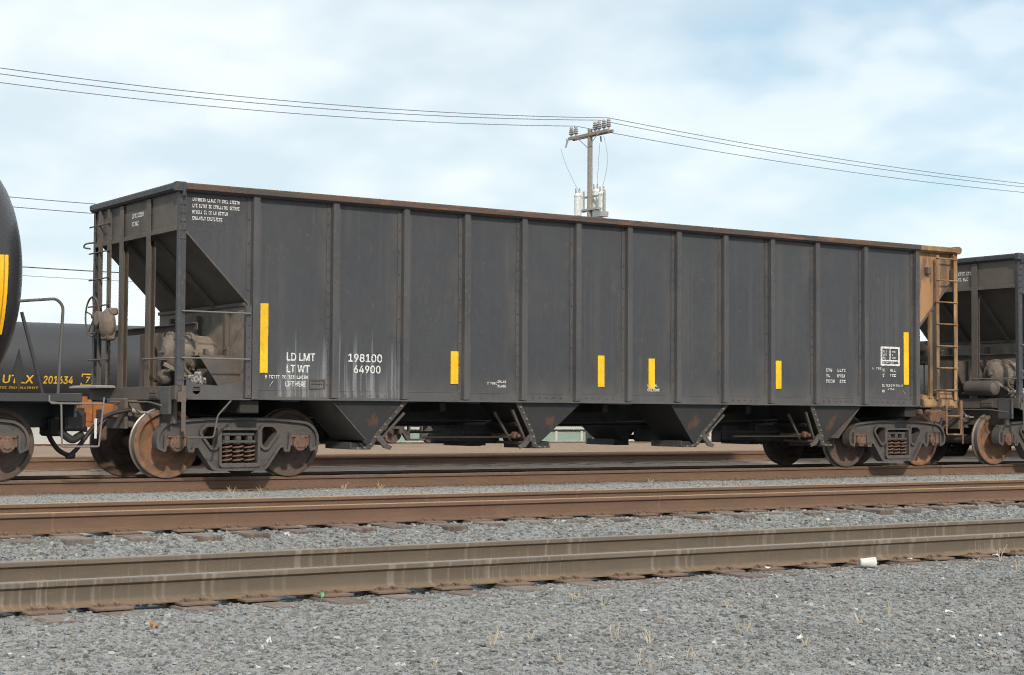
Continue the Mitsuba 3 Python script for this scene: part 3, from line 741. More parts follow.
    part(h, 'uncoupling_lever', tube(bend([(-.16, -1.45, .95), (-.16, -1.0, 1.0), (-.16, -.2, 1.0), (-.32, -.05, 1.0)], .08), .014, 8), 'dusty_paint', True)
    # draft box and coupler
    part(h, 'draft_box', cat([bx(-.20, .6, -.26, .26, .66, 1.03, .01), bx(-.22, -.17, -.34, .34, .64, 1.05, .01), bx(.1, .16, -1.2, 1.2, .72, 1.03, .006)]), 'dusty_paint')
    part(h, 'coupler', cat([bx(-.46, -.17, -.085, .085, .78, .97, .02), bx(-.64, -.42, -.17, .15, .73, 1.0, .04), bx(-.74, -.60, -.15, -.02, .75, .98, .03)]), 'bearing_rust')
    part(h, 'air_hose', tube(bend([(-.05, -.42, .86), (-.18, -.42, .90), (-.48, -.36, .83), (-.67, -.35, .65), (-.88, -.35, .37), (-.95, -.35, .31)], .12, 8), .029, 10), 'rubber', True)
    part(h, 'hose_fitting', cat([tube([(-.16, -.42, .893), (-.06, -.42, .862)], .034, 10), tube([(-.05, -.42, .86), (.1, -.42, .86)], .02, 8)]), 'galvanised', True)
    # ---- underframe and hopper bays
    part(h, 'centre_sill', cat([bx(-.15, L+.15 if main else 6, -.16, .16, .70, 1.04, .01), bx(-.15, L+.15 if main else 6, -.24, .24, .68, .70)]), 'dark_iron')
    part(h, 'body_bolster', cat([bx(.93, 1.20, -1.45, 1.45, .86, 1.04, .01)]), 'dark_iron')
    if main: part(h, 'body_bolster', mirror(bx(.93, 1.20, -1.45, 1.45, .86, 1.04, .01)), 'dark_iron')
    bays = [(2.285, 1), (6.425, -1), (8.135, 1), (12.215, -1)] if main else [(2.285, 1)]
    for x_, d in bays:
        hopper_bay(h, x_, d)
    if main:
        # floor sheets joining the bays, under the load
        for a, b in ((3.40, 5.30), (6.40, 8.16), (9.26, 11.14)):
            for s in (-1, 1):
                m_ = (a+b)/2
                part(h, 'ridge_sheet', cat([plate((a, *sorted((s*.16, s*1.43))[0:1], 1.05), (m_, sorted((s*.16, s*1.43))[0], 1.75), (m_, sorted((s*.16, s*1.43))[1], 1.75), (a, sorted((s*.16, s*1.43))[1], 1.05), .01),
                                             plate((m_, sorted((s*.16, s*1.43))[0], 1.75), (b, sorted((s*.16, s*1.43))[0], 1.05), (b, sorted((s*.16, s*1.43))[1], 1.05), (m_, sorted((s*.16, s*1.43))[1], 1.75), .01)]), 'dark_iron')
            part(h, 'cross_tie', bx((a+b)/2-.05, (a+b)/2+.05, -.95, .95, .90, 1.04, .008), 'dark_iron')
        part(h, 'train_pipe', tube(bend([(.1, -.42, .86), (1.6, -.36, .80), (7, -.36, .74), (13, -.36, .80), (14.4, -.42, .86)], .2), .019, 8), 'dark_iron', True)
        for xa, xb, ya, za in ((4.0, 5.5, -.62, .60), (9.7, 11.3, -.62, .60), (9.7, 11.35, -1.15, .53), (3.9, 5.5, -1.15, .53)):
            part(h, 'brake_rod', cyl((xa, ya, za), (xb, ya, za), .014, 8), 'dark_iron', True)
    # ---- bolts and rivets
    b1 = []
    for i, x in enumerate(xr):
        step = .155 if i % 3 == 1 else .31
        for z in np.arange(1.25, 3.65, step): b1.append((x-.08, z + rr.uniform(-.01, .01)))
    part(h, 'rib_rivets', bolts_y(b1, YS-.010, .017, .012), 'car_paint', kind='stuff')
    b2 = [(x, 1.115) for k, (a, b) in enumerate(zip(RIBS, RIBS[1:])) for x in np.arange(a+.2, b-.2, .125) if (k in (1, 4, 5, 8, 10, 11) and (main or k < 2))]
    part(h, 'sill_rivets', bolts_y(b2, YS-.012, .019, .011), 'car_paint', kind='stuff')
    b3 = [(x_, z) for x_ in (.03, .075) for z in np.concatenate([np.arange(3.10, 3.66, .11), np.arange(1.08, 1.36, .07)])] + [(1.0, z) for z in (1.10, 1.22, 1.34, 1.48, 1.72, 1.86, 2.02, 2.18)]
    part(h, 'corner_bolts', bolts_y(b3, -1.558, .016, .014), 'car_paint', kind='stuff')
    part(h, 'side_flange', bx(.955, 1.035, -1.558, -1.490, 1.06, 2.28, .003), 'car_paint')
    # ---- trucks
    truck(h, 1.067, ['wheel_rust', 'wheel_dark'] if main else ['wheel_rust', 'wheel_rust'])
    if main: truck(h, 13.43, ['wheel_dark', 'wheel_rust'])
    # end lettering, too small to read
    r_ = np.random.default_rng(5)
    part(h, 'end_stencil', tiny_text([[4, 5], [2, 3]], .0195, -.13 if not main else .12, 3.50, .062, .042, r_, 'yz'), 'white_letter', kind='stuff')
    if not main: return h
    # ---- right end
    end_structure(h, 1, 'tan_rust', 'tan_rust', True)
    part(h, 'slope_edge', prism(Polygon([(L-.05, SL(.05)), (L-.99, SL(.99)), (L-.99, SL(.99)-.03), (L-.05, SL(.05)-.03)]), YS-.03, YS+.02), 'dusty_paint')
    ld = sub(h, 'side_ladder')
    for x_ in (13.96, 14.40):
        part(ld, 'ladder_rail', cat([bx(x_-.035, x_+.035, -1.60, -1.59, 1.16, 3.66, .002), bx(x_+.027, x_+.035, -1.59, -1.555, 1.16, 3.66)]), 'tan_rust')
    for k in range(7):
        z = 3.61 - k*.38
        part(ld, 'rung', cyl((13.92, -1.613, z), (14.44, -1.613, z), .0125, 8), 'tan_rust', True)
    part(h, 'ladder_bracket', bx(13.76, 13.86, -1.56, -1.475, 3.33, 3.45, .01), 'dusty_paint'); part(h, 'ladder_bracket', bx(14.37, 14.44, -1.59, -1.5, 3.2, 3.45, .01), 'dusty_paint')
    part(h, 'end_ladder_post', cat([bx(13.83, 13.90, -1.53, -1.478, 1.18, SL(.65)+.0, .004)]), 'tan_rust')
    st = sub(h, 'stirrup_step')
    part(st, 'frame', cat([tube(bend([(14.16, -1.60, 1.08), (14.16, -1.60, .56), (14.52, -1.60, .56), (14.52, -1.60, 1.08)], .03), .016, 8), cyl((14.16, -1.60, .88), (14.52, -1.60, .88), .014, 8)]), 'tan_rust', True)
    part(st, 'hanger', cat([bx(14.50, 14.56, -1.61, -1.55, .83, 1.15, .004), tube([(14.58, -1.57, .98), (14.60, -1.57, .40)], .018, 8)]), 'tan_rust')
    part(h, 'end_platform', bx(13.62, 14.5, -1.558, -1.20, 1.05, 1.165, .006), 'tan_rust')
    part(h, 'platform_bracket', cat([bx(14.02, 14.45, -1.52, -1.30, 1.165, 1.30, .03), bx(14.1, 14.3, -1.50, -1.35, 1.30, 1.34, .02)]), 'tan_rust')
    part(h, 'draft_box', mirror(cat([bx(-.20, .6, -.26, .26, .66, 1.03, .01), bx(-.22, -.17, -.34, .34, .64, 1.05, .01)])), 'dusty_paint')
    part(h, 'coupler', mirror(cat([bx(-.46, -.17, -.085, .085, .78, .97, .02), bx(-.66, -.42, -.17, .15, .73, 1.0, .04)])), 'bearing_rust')
    part(h, 'air_hose', tube(bend([(L+.05, -.42, .86), (L+.2, -.45, .85), (L+.36, -.5, .55), (L+.50, -.5, .42), (L+.70, -.45, .55), (L+.85, -.42, .84)], .16, 8), .026, 10), 'rubber', True)
    # ---- yellow reflective strips
    for k, (a, b, z0, z1) in enumerate(((1.19, 1.305, 1.395, 2.315), (4.15, 4.275, 1.29, 1.755), (6.74, 6.86, 1.285, 1.755), (7.705, 7.825, 1.27, 1.73), (10.31, 10.43, 1.30, 1.755), (13.24, 13.36, 1.41, 2.31))):
        part(h, 'reflective_strip', bx(a, b, YS-.0105, YS-.002, z0, z1), 'yellow_sheet')
    # ---- stencils
    ys_ = YS - .0035
    S = lambda m, **kw: part(h, 'stencil', m, 'white_letter', **kw)
    S(lettering('LD LMT', .100, 1.575, ys_, 1.567, bold=True, squeeze=.86), label='white stencilled LD LMT')
    S(lettering('LT WT', .095, 1.575, ys_, 1.412, bold=True, squeeze=.86), label='white stencilled LT WT')
    S(lettering('198100', .105, 2.495, ys_, 1.572, bold=True, squeeze=.98), label='white stencilled 198100')
    S(lettering('64900', .100, 2.585, ys_, 1.420, bold=True, squeeze=.98), label='white stencilled 64900')
    S(tiny_text([[1, 5, 2, 9]], 1.27, ys_, 1.322, .046, .033, r_), kind='stuff')
    S(lettering('LIFT HERE', .066, 1.565, ys_, 1.222, bold=True, squeeze=.66), label='small white stencilled LIFT HERE')
    S(beam((1.33, ys_-.001, 1.215), (1.39, ys_-.001, 1.29), .0015, .018, (0, 1, 0)))
    S(tiny_text([[8, 5, 2, 4, 6], [3, 5, 2, 9, 6], [6, 2, 2, 2, 6], [8, 9]], .215, YS-.001, 3.60, .046, .0235, r_), kind='stuff')
    S(tiny_text([[1, 4]], 4.77, ys_, 1.292, .036, .030, r_), kind='stuff'); S(tiny_text([[5], [5]], 4.95, ys_, 1.316, .036, .030, r_), kind='stuff')
    S(tiny_text([[6], [7]], 7.69, YS-.0035, 1.30, .04, .034, r_), kind='stuff')
    S(tiny_text([[3, 0, 0, 4], [2, 0, 0, 0, 4], [4, 0, 0, 3]], 11.43, ys_, 1.60, .052, .048, r_), kind='stuff')
    fr = [bx(a, b, ys_-.002, ys_, c, d) for a, b, c, d in ((12.69, 13.145, 2.015, 2.05), (12.69, 13.145, 1.725, 1.755), (12.69, 13.145, 1.80, 1.825), (12.69, 12.73, 1.755, 2.015), (13.105, 13.145, 1.755, 2.015), (12.90, 12.925, 1.825, 2.015))]
    S(cat(fr), label='white stencilled frame divided into boxes')
    S(tiny_text([[3], [3], [2]], 12.75, ys_, 1.95, .03, .03, r_), kind='stuff'); S(tiny_text([[3], [1], [3]], 12.96, ys_, 1.95, .03, .03, r_), kind='stuff'); S(tiny_text([[4, 3]], 12.75, ys_, 1.765, .026, .033, r_), kind='stuff')
    S(tiny_text([[1, 3]], 12.50, ys_, 1.66, .03, .045, r_), kind='stuff'); S(tiny_text([[1, 0, 0, 3], [1, 0, 0, 3]], 12.74, ys_, 1.625, .05, .05, r_), kind='stuff')
    S(tiny_text([[12]], 12.72, ys_, 1.372, .036, .042, r_), kind='stuff'); S(tiny_text([[4]], 12.86, ys_, 1.315, .036, .042, r_), kind='stuff'); S(tiny_text([[2]], 12.72, ys_, 1.275, .04, .036, r_), kind='stuff')
    S(beam((13.22, ys_-.001, 1.31), (13.28, ys_-.001, 1.24), .0015, .018, (0, 1, 0)))
    # jacking pocket
    part(h, 'jacking_pocket', cat([bx(1.925, 2.155, YS-.018, YS-.001, 1.19, 1.212, .003), bx(1.925, 2.155, YS-.018, YS-.001, 1.30, 1.325, .003), bx(1.925, 1.95, YS-.018, YS-.001, 1.212, 1.30), bx(2.13, 2.155, YS-.018, YS-.001, 1.212, 1.30), bx(1.95, 2.13, YS-.016, YS-.001, 1.258, 1.268)]), 'dusty_paint')
    return h

def hopper_bay(h, x0, d):
    """a bay whose smooth slope starts at x0 and whose door looks towards d; its outer side leans inwards"""
    b = sub(h, 'hopper_bay'); X = lambda u: x0 + d*u
    lean = lambda z: 1.474 - .205*(1.042-z)/.607
    def leaning(poly, s, o0, o1):
        m = prism(poly, 0, 1); v = m.vertices; off = np.where(v[:, 1] < .5, o0, o1)
        m.vertices = np.stack([v[:, 0], s*(lean(v[:, 2]) + off), v[:, 2]], 1)
        if s > 0: m.faces = m.faces
        else: m.faces = m.faces[:, ::-1]
        return m
    P = lambda pts: Polygon([(X(u), z) for u, z in pts])
    pl = [(0, 1.042), (1.15, 1.042), (.735, .50), (.70, .435), (.62, .435)]
    for s in (-1, 1):
        part(b, 'bay_side', leaning(P(pl), s, -.004, .004), 'bay_paint')
        part(b, 'bay_inner_side', prism(P(pl), *sorted((s*.50, s*.49))), 'dark_iron')
        q = [s*1.474, s*.50]; lo = s*lean(.44)
        def quad(ua, za, ub, zb, t):
            a, c = (q[0], s*lean(zb))
            pts = [(X(ua), a, za), (X(ua), q[1], za), (X(ub), q[1], zb), (X(ub), c, zb)]
            return plate(*pts, t)
        part(b, 'bay_slope', quad(0, 1.042, .62, .44, .009), 'bay_slope_shade')
        dm = 'bay_slope_shade'
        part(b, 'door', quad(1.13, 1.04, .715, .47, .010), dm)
        ya, yb = sorted((s*(lean(.4)-.01), s*.50))
        # frame angles with their bolts
        fl = Polygon([(X(1.17), 1.035), (X(.78), .53), (X(.73), .40), (X(.60), .365), (X(.40), .375), (X(.40), .395), (X(.60), .405), (X(.675), .445), (X(.71), .555), (X(1.08), 1.035)])
        part(b, 'bay_frame', cat([leaning(fl, s, .006, .022), bx(*sorted((X(.48), X(.72))), ya, yb, .368, .382), bx(*sorted((X(.40), X(.415))), ya, yb, .375, .47), bx(*sorted((X(.70), X(.715))), ya, yb, .38, .46)]), 'truck_iron')
        part(b, 'outlet', bx(*sorted((X(.42), X(.70))), ya+.01, yb-.01, .383, .46), 'bay_slope_shade')
        if s < 0:
            bp = [(X(u), z) for u, z in ((1.07, .97), (1.0, .885), (.93, .80), (.865, .715), (.80, .63), (.74, .54), (.69, .44), (.60, .39), (.50, .385))]
            for (bx_, bz) in bp:
                pass
            part(b, 'frame_bolts', cat([bolts_y([q2], -(lean(q2[1])+.022), .019, .016) for q2 in bp]), 'brake_dust', kind='stuff')
            yl = -(lean(.45)+.03)
            hk = Polygon([(X(.74), .55), (X(.80), .48), (X(.88), .39), (X(.98), .365), (X(1.01), .41), (X(.94), .44), (X(.88), .51), (X(.81), .58)])
            part(b, 'door_lock', cat([prism(hk, yl-.03, yl), cyl((X(.80), yl-.05, .50), (X(.80), yl+.2, .50), .03, 10)]), 'truck_iron')
            bar = [beam((X(.80), -1.20, .47), (X(1.16), -1.38, .93), .035, .04, (0, 1, 0)), beam((X(.94), -1.02, .47), (X(1.30), -1.12, .90), .03, .035, (0, 1, 0))] if d < 0 else [beam((X(.84), -1.20, .47), (X(1.18), -1.36, .88), .035, .04, (0, 1, 0))]
            for q3 in bar: part(b, 'operating_bar', q3, 'dusty_paint')
            part(b, 'lock_block', cat([bx(*sorted((X(.88), X(1.0))), -1.20, -1.10, .51, .61, .02), cyl((X(.95), -1.26, .555), (X(.95), -.55, .555), .026, 10), cyl((X(.86), -1.26, .45), (X(.86), -.55, .45), .022, 10)]), 'bearing_rust')
        else:
            part(b, 'door_lock', cat([cyl((X(.86), 1.28, .50), (X(.86), .55, .50), .04, 10), bx(*sorted((X(.76), X(1.0))), .9, 1.2, .40, .60, .02)]), 'dark_iron')
    part(b, 'cross_shaft', cat([cyl((X(.98), -1.2, .72), (X(.98), 1.2, .72), .035, 10), bx(*sorted((X(.76), X(1.40))), -.46, .46, .43, .74, .03)]), 'dark_iron')
    return b

main_car = hopper_car('dark grey open-top hopper car with yellow strips and an ochre stained right end', X0, True, None)
next_car = hopper_car('dusty grey hopper car cut off by the right edge, coupled behind the ochre ladder end', X0 + 16.10, False, None)

# ------------------------------------------------------------------ tank cars
def tank_mesh(x0, x1, z, R, a, n=64):
    t = np.linspace(0, math.pi/2, 12)
    prof = [(R*math.sin(q), x0 + a - a*math.cos(q)) for q in t] + [(R*math.sin(q), x1 - a + a*math.cos(q)) for q in t[::-1]]
    return lathe(prof, (0, 0, z), 'x', n)

def near_tank():
    h = thing('tank_car', 'black tank car with a yellow mark cut off by the left edge', 'tank car', (X0, YC, 0))
    xe = -1.69; xb = -19.0
    part(h, 'tank', tank_mesh(xb, xe, 2.58, 1.535, .62, 96), 'tank_black', True)
    # the yellow mark wraps the shell
    def wrap(x0, x1, z0, z1, lift):
        zz = np.linspace(z0, z1, 15); R = 1.535 + lift
        yy = -np.sqrt(R*R - (zz-2.58)**2)
        v = np.concatenate([np.stack([np.full(15, x), yy, zz], 1) for x in (x0, x1)] + [np.stack([np.full(15, x), yy + lift*.9, zz], 1) for x in (x0, x1)])
        f = []
        for k in range(14):
            f += [(k, 15+k, 16+k), (k, 16+k, k+1), (30+k, 46+k, 45+k), (30+k, 31+k, 46+k)]
        return trimesh.Trimesh(v, np.array(f), process=False)
    part(h, 'yellow_mark', wrap(-3.1, -2.185, 1.80, 2.76, .004), 'yellow_mark', True)
    part(h, 'mark_border', wrap(-2.24, -2.225, 1.80, 2.76, .007), 'yellow_edge', True)
    part(h, 'end_platform', cat([bx(-2.6, -1.22, -1.42, 1.42, 1.055, 1.085, .004), bx(-2.6, -1.22, -1.44, -1.41, .99, 1.09, .004), bx(-1.23, -1.20, -1.44, 1.42, .95, 1.10, .004), bx(-1.25, -1.22, -1.3, 1.3, .80, 1.05)]), 'tank_black')
    part(h, 'side_sill', cat([bx(-6, -1.6, -1.36, -1.30, .98, 1.06, .004), bx(-6, -1.0, -.35, .35, .66, 1.02, .01)]), 'tank_black')
    part(h, 'handrail', tube(bend([(-1.98, -1.30, 2.22), (-1.5, -1.30, 2.27), (-1.415, -1.30, 2.18), (-1.46, -1.30, 1.09)], .09), .019, 10), 'handrail_grey', True, label='bent grey handrail at the tank car end')
    part(h, 'handrail_brace', tube([(-1.92, -1.25, 2.09), (-1.64, -1.25, 1.09)], .022, 10), 'tank_black', True)
    dia = prism(Polygon([(-1.93, 1.10), (-1.86, 1.36), (-1.93, 1.64), (-2.0, 1.36)]), -1.22, -1.20)
    part(h, 'placard_holder', dia, 'rubber')
    part(h, 'sill_step', cat([tube(bend([(-1.62, -1.45, 1.07), (-1.62, -1.45, .985), (-1.47, -1.45, .965), (-1.45, -1.45, .435), (-.98, -1.45, .435), (-.92, -1.45, 1.05)], .02), .0125, 8), tube([(-1.60, -1.45, .968), (-.93, -1.45, .968)], .0125, 8)]), 'grab_steel', True)
    part(h, 'platform_gear', cat([bx(-1.25, -.98, -1.0, -.7, .62, .88, .03), bx(-1.30, -1.05, -.5, -.1, .55, .80, .03), tube(bend([(-1.3, -.9, .62), (-1.15, -.95, .50), (-1.0, -.9, .58)], .05), .05, 10)]), 'dark_iron')
    part(h, 'coupler', cat([bx(-1.05, -.80, -.24, .24, .72, 1.0, .03), bx(-.82, -.56, -.20, .18, .68, 1.03, .06), prism(Polygon([(-.60, .72), (-.44, .76), (-.33, .86), (-.33, .97), (-.60, 1.0)]), -.19, -.04), prism(Polygon([(-.95, .70), (-.62, .66), (-.60, .72), (-.95, .76)]), -.27, -.20), tube([(-.70, -.12, .60), (-.70, -.12, 1.07)], .045, 12), bx(-.96, -.86, -.30, -.22, .93, 1.02, .015)]), 'coupler_rust', label='orange rusty coupler')
    part(h, 'coupler_hole_shade', cat([bx(-.84, -.74, -.252, -.19, .80, .92, .01), bx(-.56, -.46, -.205, -.185, .78, .90, .01)]), 'dark_iron', kind='stuff')  # dark blocks standing proud, painted shade in place of real holes
    part(h, 'air_hose', tube(bend([(-1.31, -.35, .80), (-1.26, -.35, .56), (-1.12, -.35, .36), (-.96, -.35, .285)], .16, 8), .031, 10), 'rubber', True)
    part(h, 'hose_joint', bx(-1.02, -.90, -.40, -.30, .255, .335, .02), 'dark_iron')
    part(h, 'tag', cat([bx(-.68, -.645, -.46, -.455, .52, .78, .001)]), 'white_enamel')
    truck(h, -2.047-.889, ['wheel_dark', 'wheel_dark'])
    return h
near_tank()

def far_tank(label, x0, x1, text=None):
    h = thing('tank_car', label, 'tank car', (0, 60.0, -.28))
    part(h, 'tank', tank_mesh(x0+.6, x1-.6, 2.80, 1.5, .7, 72), 'tank_grey', True)
    part(h, 'underframe', cat([bx(x0, x1, -.4, .4, .80, 1.15), bx(x0, x0+1.6, -1.35, 1.35, 1.0, 1.06), bx(x1-1.6, x1, -1.35, 1.35, 1.0, 1.06)]), 'dark_iron')
    for cx in (x0+1.7, x1-1.7):
        t = sub(h, 'truck'); fr = FRAME_NEAR.copy(); fr.apply_translation((cx, -1.085, -.02)); part(t, 'side_frame', fr, 'truck_iron')
        for e in (-1, 1):
            part(t, 'wheel', lathe([(.05, -.84), (.15, -.84), (.2, -.80), (.38, -.80), (.40, -.832), (.45, -.83), (.457, -.74), (.48, -.72), (.4, -.69), (.1, -.69)], (cx+e*.889, 0, .437), 'y', 30), 'wheel_dark', 30)
    if not text: part(h, 'manway', cat([lathe([(0, .5), (.42, .5), (.45, .45), (.45, 0)], ((x0+x1)/2, 0, 4.1), 'z', 24)]), 'tank_grey', 30)
    if text:
        zt = 2.3; yy = lambda z: -math.sqrt(1.5**2 - (z-2.80)**2)
        # lettering bent to the shell
        def onshell(m):
            v = m.vertices.copy(); dep = -(v[:, 1]); z = v[:, 2]
            m.vertices = np.stack([v[:, 0], -np.sqrt((1.5 + dep)**2 - (z-2.80)**2), z], 1); return m
        for tx, hh, x_, z_ in ((text[0], .27, text[2], 2.12), (text[1], .255, text[3], 2.12)):
            m = lettering(tx, hh, x_, 0, z_, .006, True, 1.12 if len(tx) == 4 else .80)
            part(h, 'lettering', onshell(m), 'yellow_letter', label=f'yellow letters {tx}')
        m = tiny_text([[3, 4, 8]], text[2], 0, 1.93, .07, .08, np.random.default_rng(3), depth=.006); part(h, 'small_lettering', onshell(m), 'yellow_letter', kind='stuff')
        bxm = cat([bx(a, b, -.006, 0, c, d) for a, b, c, d in ((text[4], text[4]+.42, 2.44, 2.48), (text[4], text[4]+.42, 2.06, 2.10), (text[4], text[4]+.04, 2.10, 2.44), (text[4]+.38, text[4]+.42, 2.10, 2.44))])
        part(h, 'test_box', onshell(cat([bxm, lettering('7', .2, text[4]+.14, 0, 2.17, .006, True)])), 'yellow_letter')
    return h
far_tank('dark grey tank car with yellow lettering seen far behind the coupling gap', 15.0, 32.4, ('UTLX', '201634', 18.12, 19.55, 20.92))
far_tank('grey tank car whose wheels show far beneath the middle of the hopper car', 33.0, 50.4)
far_tank('grey tank car glimpsed far behind the ochre ladder end', 53.0, 71.0)

# ------------------------------------------------------------------ building beyond
wb = thing('trackside_building', 'low white building with pale green windows seen under the hopper car', 'building', (0, 0, 0))
part(wb, 'wall', cat([bx(18, 100, 76, 88, .06, 3.2), bx(18, 100, 76, 88, -1.4, -.62), bx(18, 40.0, 76, 88, -.62, .06), bx(57, 100, 76, 88, -.62, .06)]), 'wall_white')
part(wb, 'roof', bx(17.7, 100.3, 75.7, 88.3, 3.2, 3.4), 'galvanised')
part(wb, 'sill_band', bx(40, 57, 75.93, 76.0, .0, .06), 'black_glass')
for k in range(10):
    a = 40.0 + k*1.7
    w = part(wb, 'window', cat([bx(a, a+.07, 75.97, 76.1, -.62, 0), bx(a+1.63, a+1.7, 75.97, 76.1, -.62, 0), bx(a+.07, a+1.63, 75.97, 76.1, -.62, -.57)]), 'wall_white')
    part(w, 'pane', bx(a+.07, a+1.63, 76.05, 76.07, -.57, 0), 'window_green')

# ------------------------------------------------------------------ utility pole and wires
PX, PY = 47.72, 65.0
up_ = thing('utility_pole', 'weathered wooden utility pole with a crossarm and white transformers behind the hopper car', 'utility pole', (PX, PY, 1.7))
part(up_, 'pole', tube([(0, 0, -3.2), (0, 0, 12.62)], [.17, .118], 16), 'pole_wood', 40)
part(up_, 'crossarm', cat([bx(-.14, -.04, -1.55, 1.62, 12.28, 12.42, .008)]), 'pole_wood')
part(up_, 'crossarm', cat([bx(.04+.09, .14+.09, -1.55, 1.62, 12.28, 12.42, .008)]), 'pole_wood')
for s in (-1, 1):
    part(up_, 'crossarm_brace', beam((-.15, s*.85, 12.30), (-.13, s*.05, 11.75), .012, .04), 'galvanised')
INS = lathe([(0, .0), (.03, 0), (.03, .06), (.055, .08), (.09, .10), (.05, .13), (.085, .16), (.05, .19), (.08, .22), (.045, .25), (.06, .28), (.045, .33), (0, .34)], (0, 0, 0), 'z', 12)
WY = (-1.45, -1.08, -.70, -.38, 1.15, 1.52)
for y in WY:
    m = INS.copy(); m.apply_scale(1.5); m.apply_translation((0, y, 12.42)); part(up_, 'insulator', m, 'porcelain', 30)
part(up_, 'cutout_switch', cat([tube([(-.2, 1.55, 12.26), (-.26, 1.62, 11.92)], .045, 8), tube([(-.12, 1.62, 12.2), (-.3, 1.5, 12.3)], .03, 8)]), 'porcelain')
part(up_, 'cutout_switch', cat([tube([(.25, -.5, 12.24), (.28, -.5, 11.98)], .04, 8)]), 'porcelain')
for (x, y, z) in ((-.25, .62, 8.55), (.42, .10, 8.75), (.25, -.62, 8.55)):
    tr = part(up_, 'transformer', lathe([(0, 0), (.165, 0), (.175, .03), (.175, .90), (.19, .92), (.19, .97), (.12, 1.08), (0, 1.09)], (x, y, z), 'z', 24), 'white_enamel', 30)
    part(tr, 'bushing', cat([tube([(x+.08, y, z+1.05), (x+.1, y, z+1.32)], [.05, .03], 8), tube([(x-.1, y, z+1.05), (x-.12, y, z+1.3)], [.05, .03], 8)]), 'porcelain')
part(up_, 'transformer_rack', cat([bx(-.15, .18, -.75, .75, 8.75, 8.85, .005), bx(.10, .18, -.75, .75, 9.4, 9.48, .005)]), 'galvanised')
part(up_, 'arrester', tube([(-.05, .42, 9.7), (-.05, .42, 8.7)], .05, 8), 'galvanised')
part(up_, 'arrester', cat([tube([(.15, -.95, 8.4), (.15, -.95, 9.65)], .055, 8), bx(-.1, .35, -1.0, -.35, 8.4, 8.65, .01)]), 'galvanised')
part(up_, 'drop_wire', cat([tube(np.stack([np.linspace(-.3, -.1, 12), np.linspace(1.95, .55, 12), 11.9 - 2.4*np.linspace(0, 1, 12)**.8], 1), .008, 5), tube(np.stack([np.full(12, .2), np.linspace(-.8, -.7, 12) - .35*np.sin(np.linspace(0, math.pi, 12)), np.linspace(12.2, 9.8, 12)], 1), .008, 5), tube([(.2, -.5, 11.9), (.3, -.15, 9.9)], .008, 5)]), 'wire_metal')

def wire(key_label, y, z0, left, right, r=.015, group='overhead wires on the pole line'):
    """left, right = (end x, end z, sag) of the spans to the poles out of view"""
    pts = []
    for (xe, ze, sag), rev in ((left, True), (right, False)):
        u = np.linspace(0, 1, 40); x = PX + (xe-PX)*u; z = z0 + (ze-z0)*u - 4*sag*u*(1-u)
        q = np.stack([x, np.full(40, PY+y), z+1.7], 1); pts.append(q[::-1] if rev else q[1:])
    single('overhead_wire', tube(np.vstack(pts), r, 5), 'wire_metal', key_label, 'overhead wire', group=group)
wire('topmost of the three overhead wires on the pole insulators', WY[0], 12.95, (PX-46, 12.95, 1.05), (PX+50, 12.8, .70))
wire('middle one of the three upper overhead wires on the pole', WY[2], 12.95, (PX-46, 12.95, 1.12), (PX+50, 12.8, .74))
wire('lowest of the three upper overhead wires on the pole crossarm', WY[4], 12.92, (PX-46, 12.92, 1.05), (PX+50, 12.8, .70))
wire('upper wire of the pair entering the sky beside the tank car', .3, 8.1, (PX-46, 8.1, .75), (PX+50, 7.9, .9))
wire('lower wire of the pair beside the tank car', -.3, 7.75, (PX-46, 7.75, .85), (PX+50, 7.6, 1.0))
wire('dark cable just above the far tank car', -.2, 5.45, (PX-46, 5.45, .80), (PX+50, 5.2, .9), .022)
wire('thin wire just under the dark cable above the far tank car', .2, 5.2, (PX-46, 5.2, .85), (PX+50, 5.0, .9), .009)

# ------------------------------------------------------------------ weeds and litter
def ray(px, py, z=None, Y=None):
    d = fw*F + (px-512)*(rt*math.cos(ROLL)+up*math.sin(ROLL)) - (py-337.5)*up2
    if Y is not None: k = Y/d[1]
    else: k = (z-CAMH)/d[2]
    return np.array([0, 0, CAMH]) + k*d
def on_ground(px, py):
    z = -.46
    for _ in range(12):
        q = ray(px, py, z=z); z = float(gz(np.array([q[0]]), np.array([q[1]]))[0])
    if 10.84 < q[1] < 12.7:                 # in front of the near rail, not under it
        q = ray(px, py, z=-.425); z = -.432
    return np.array([q[0], q[1], z])
def weed(loc, n, h, spread, seed):
    r = np.random.default_rng(seed); ms = []
    for k in range(n):
        a = r.uniform(0, 6.28); s = spread*r.uniform(.3, 1); hh = h*r.uniform(.6, 1.05)
        u = np.linspace(0, 1, 6)
        pts = np.stack([loc[0] + .01*r.standard_normal() + s*math.cos(a)*u**1.6, loc[1] + .01*r.standard_normal() + s*math.sin(a)*u**1.6, loc[2] - .02 + hh*u], 1)
        ms.append(tube(pts, np.linspace(.0034, .0018, 6)*(1 + .5*r.random()), 5))
        if r.random() < .6:
            j = r.integers(2, 5); e = pts[j] + np.array([r.uniform(-.03, .03), r.uniform(-.03, .03), r.uniform(.02, .07)])
            ms.append(tube([pts[j], e], .0022, 4))
    return cat(ms)
WEEDS = [(1000, 562, 5, .17, .07, 'tallest dry weed, straw coloured stalks against the near rail at the right edge'),
         (980, 563, 3, .075, .06, 'bent dry weed stalk against the near rail left of the tallest weed')]
for k, (px, py, n, hh, sp, lb) in enumerate(WEEDS):
    single('dry_weed', weed(on_ground(px, py), n, hh, sp, 60+k), 'dry_straw', lb, 'dry weed')
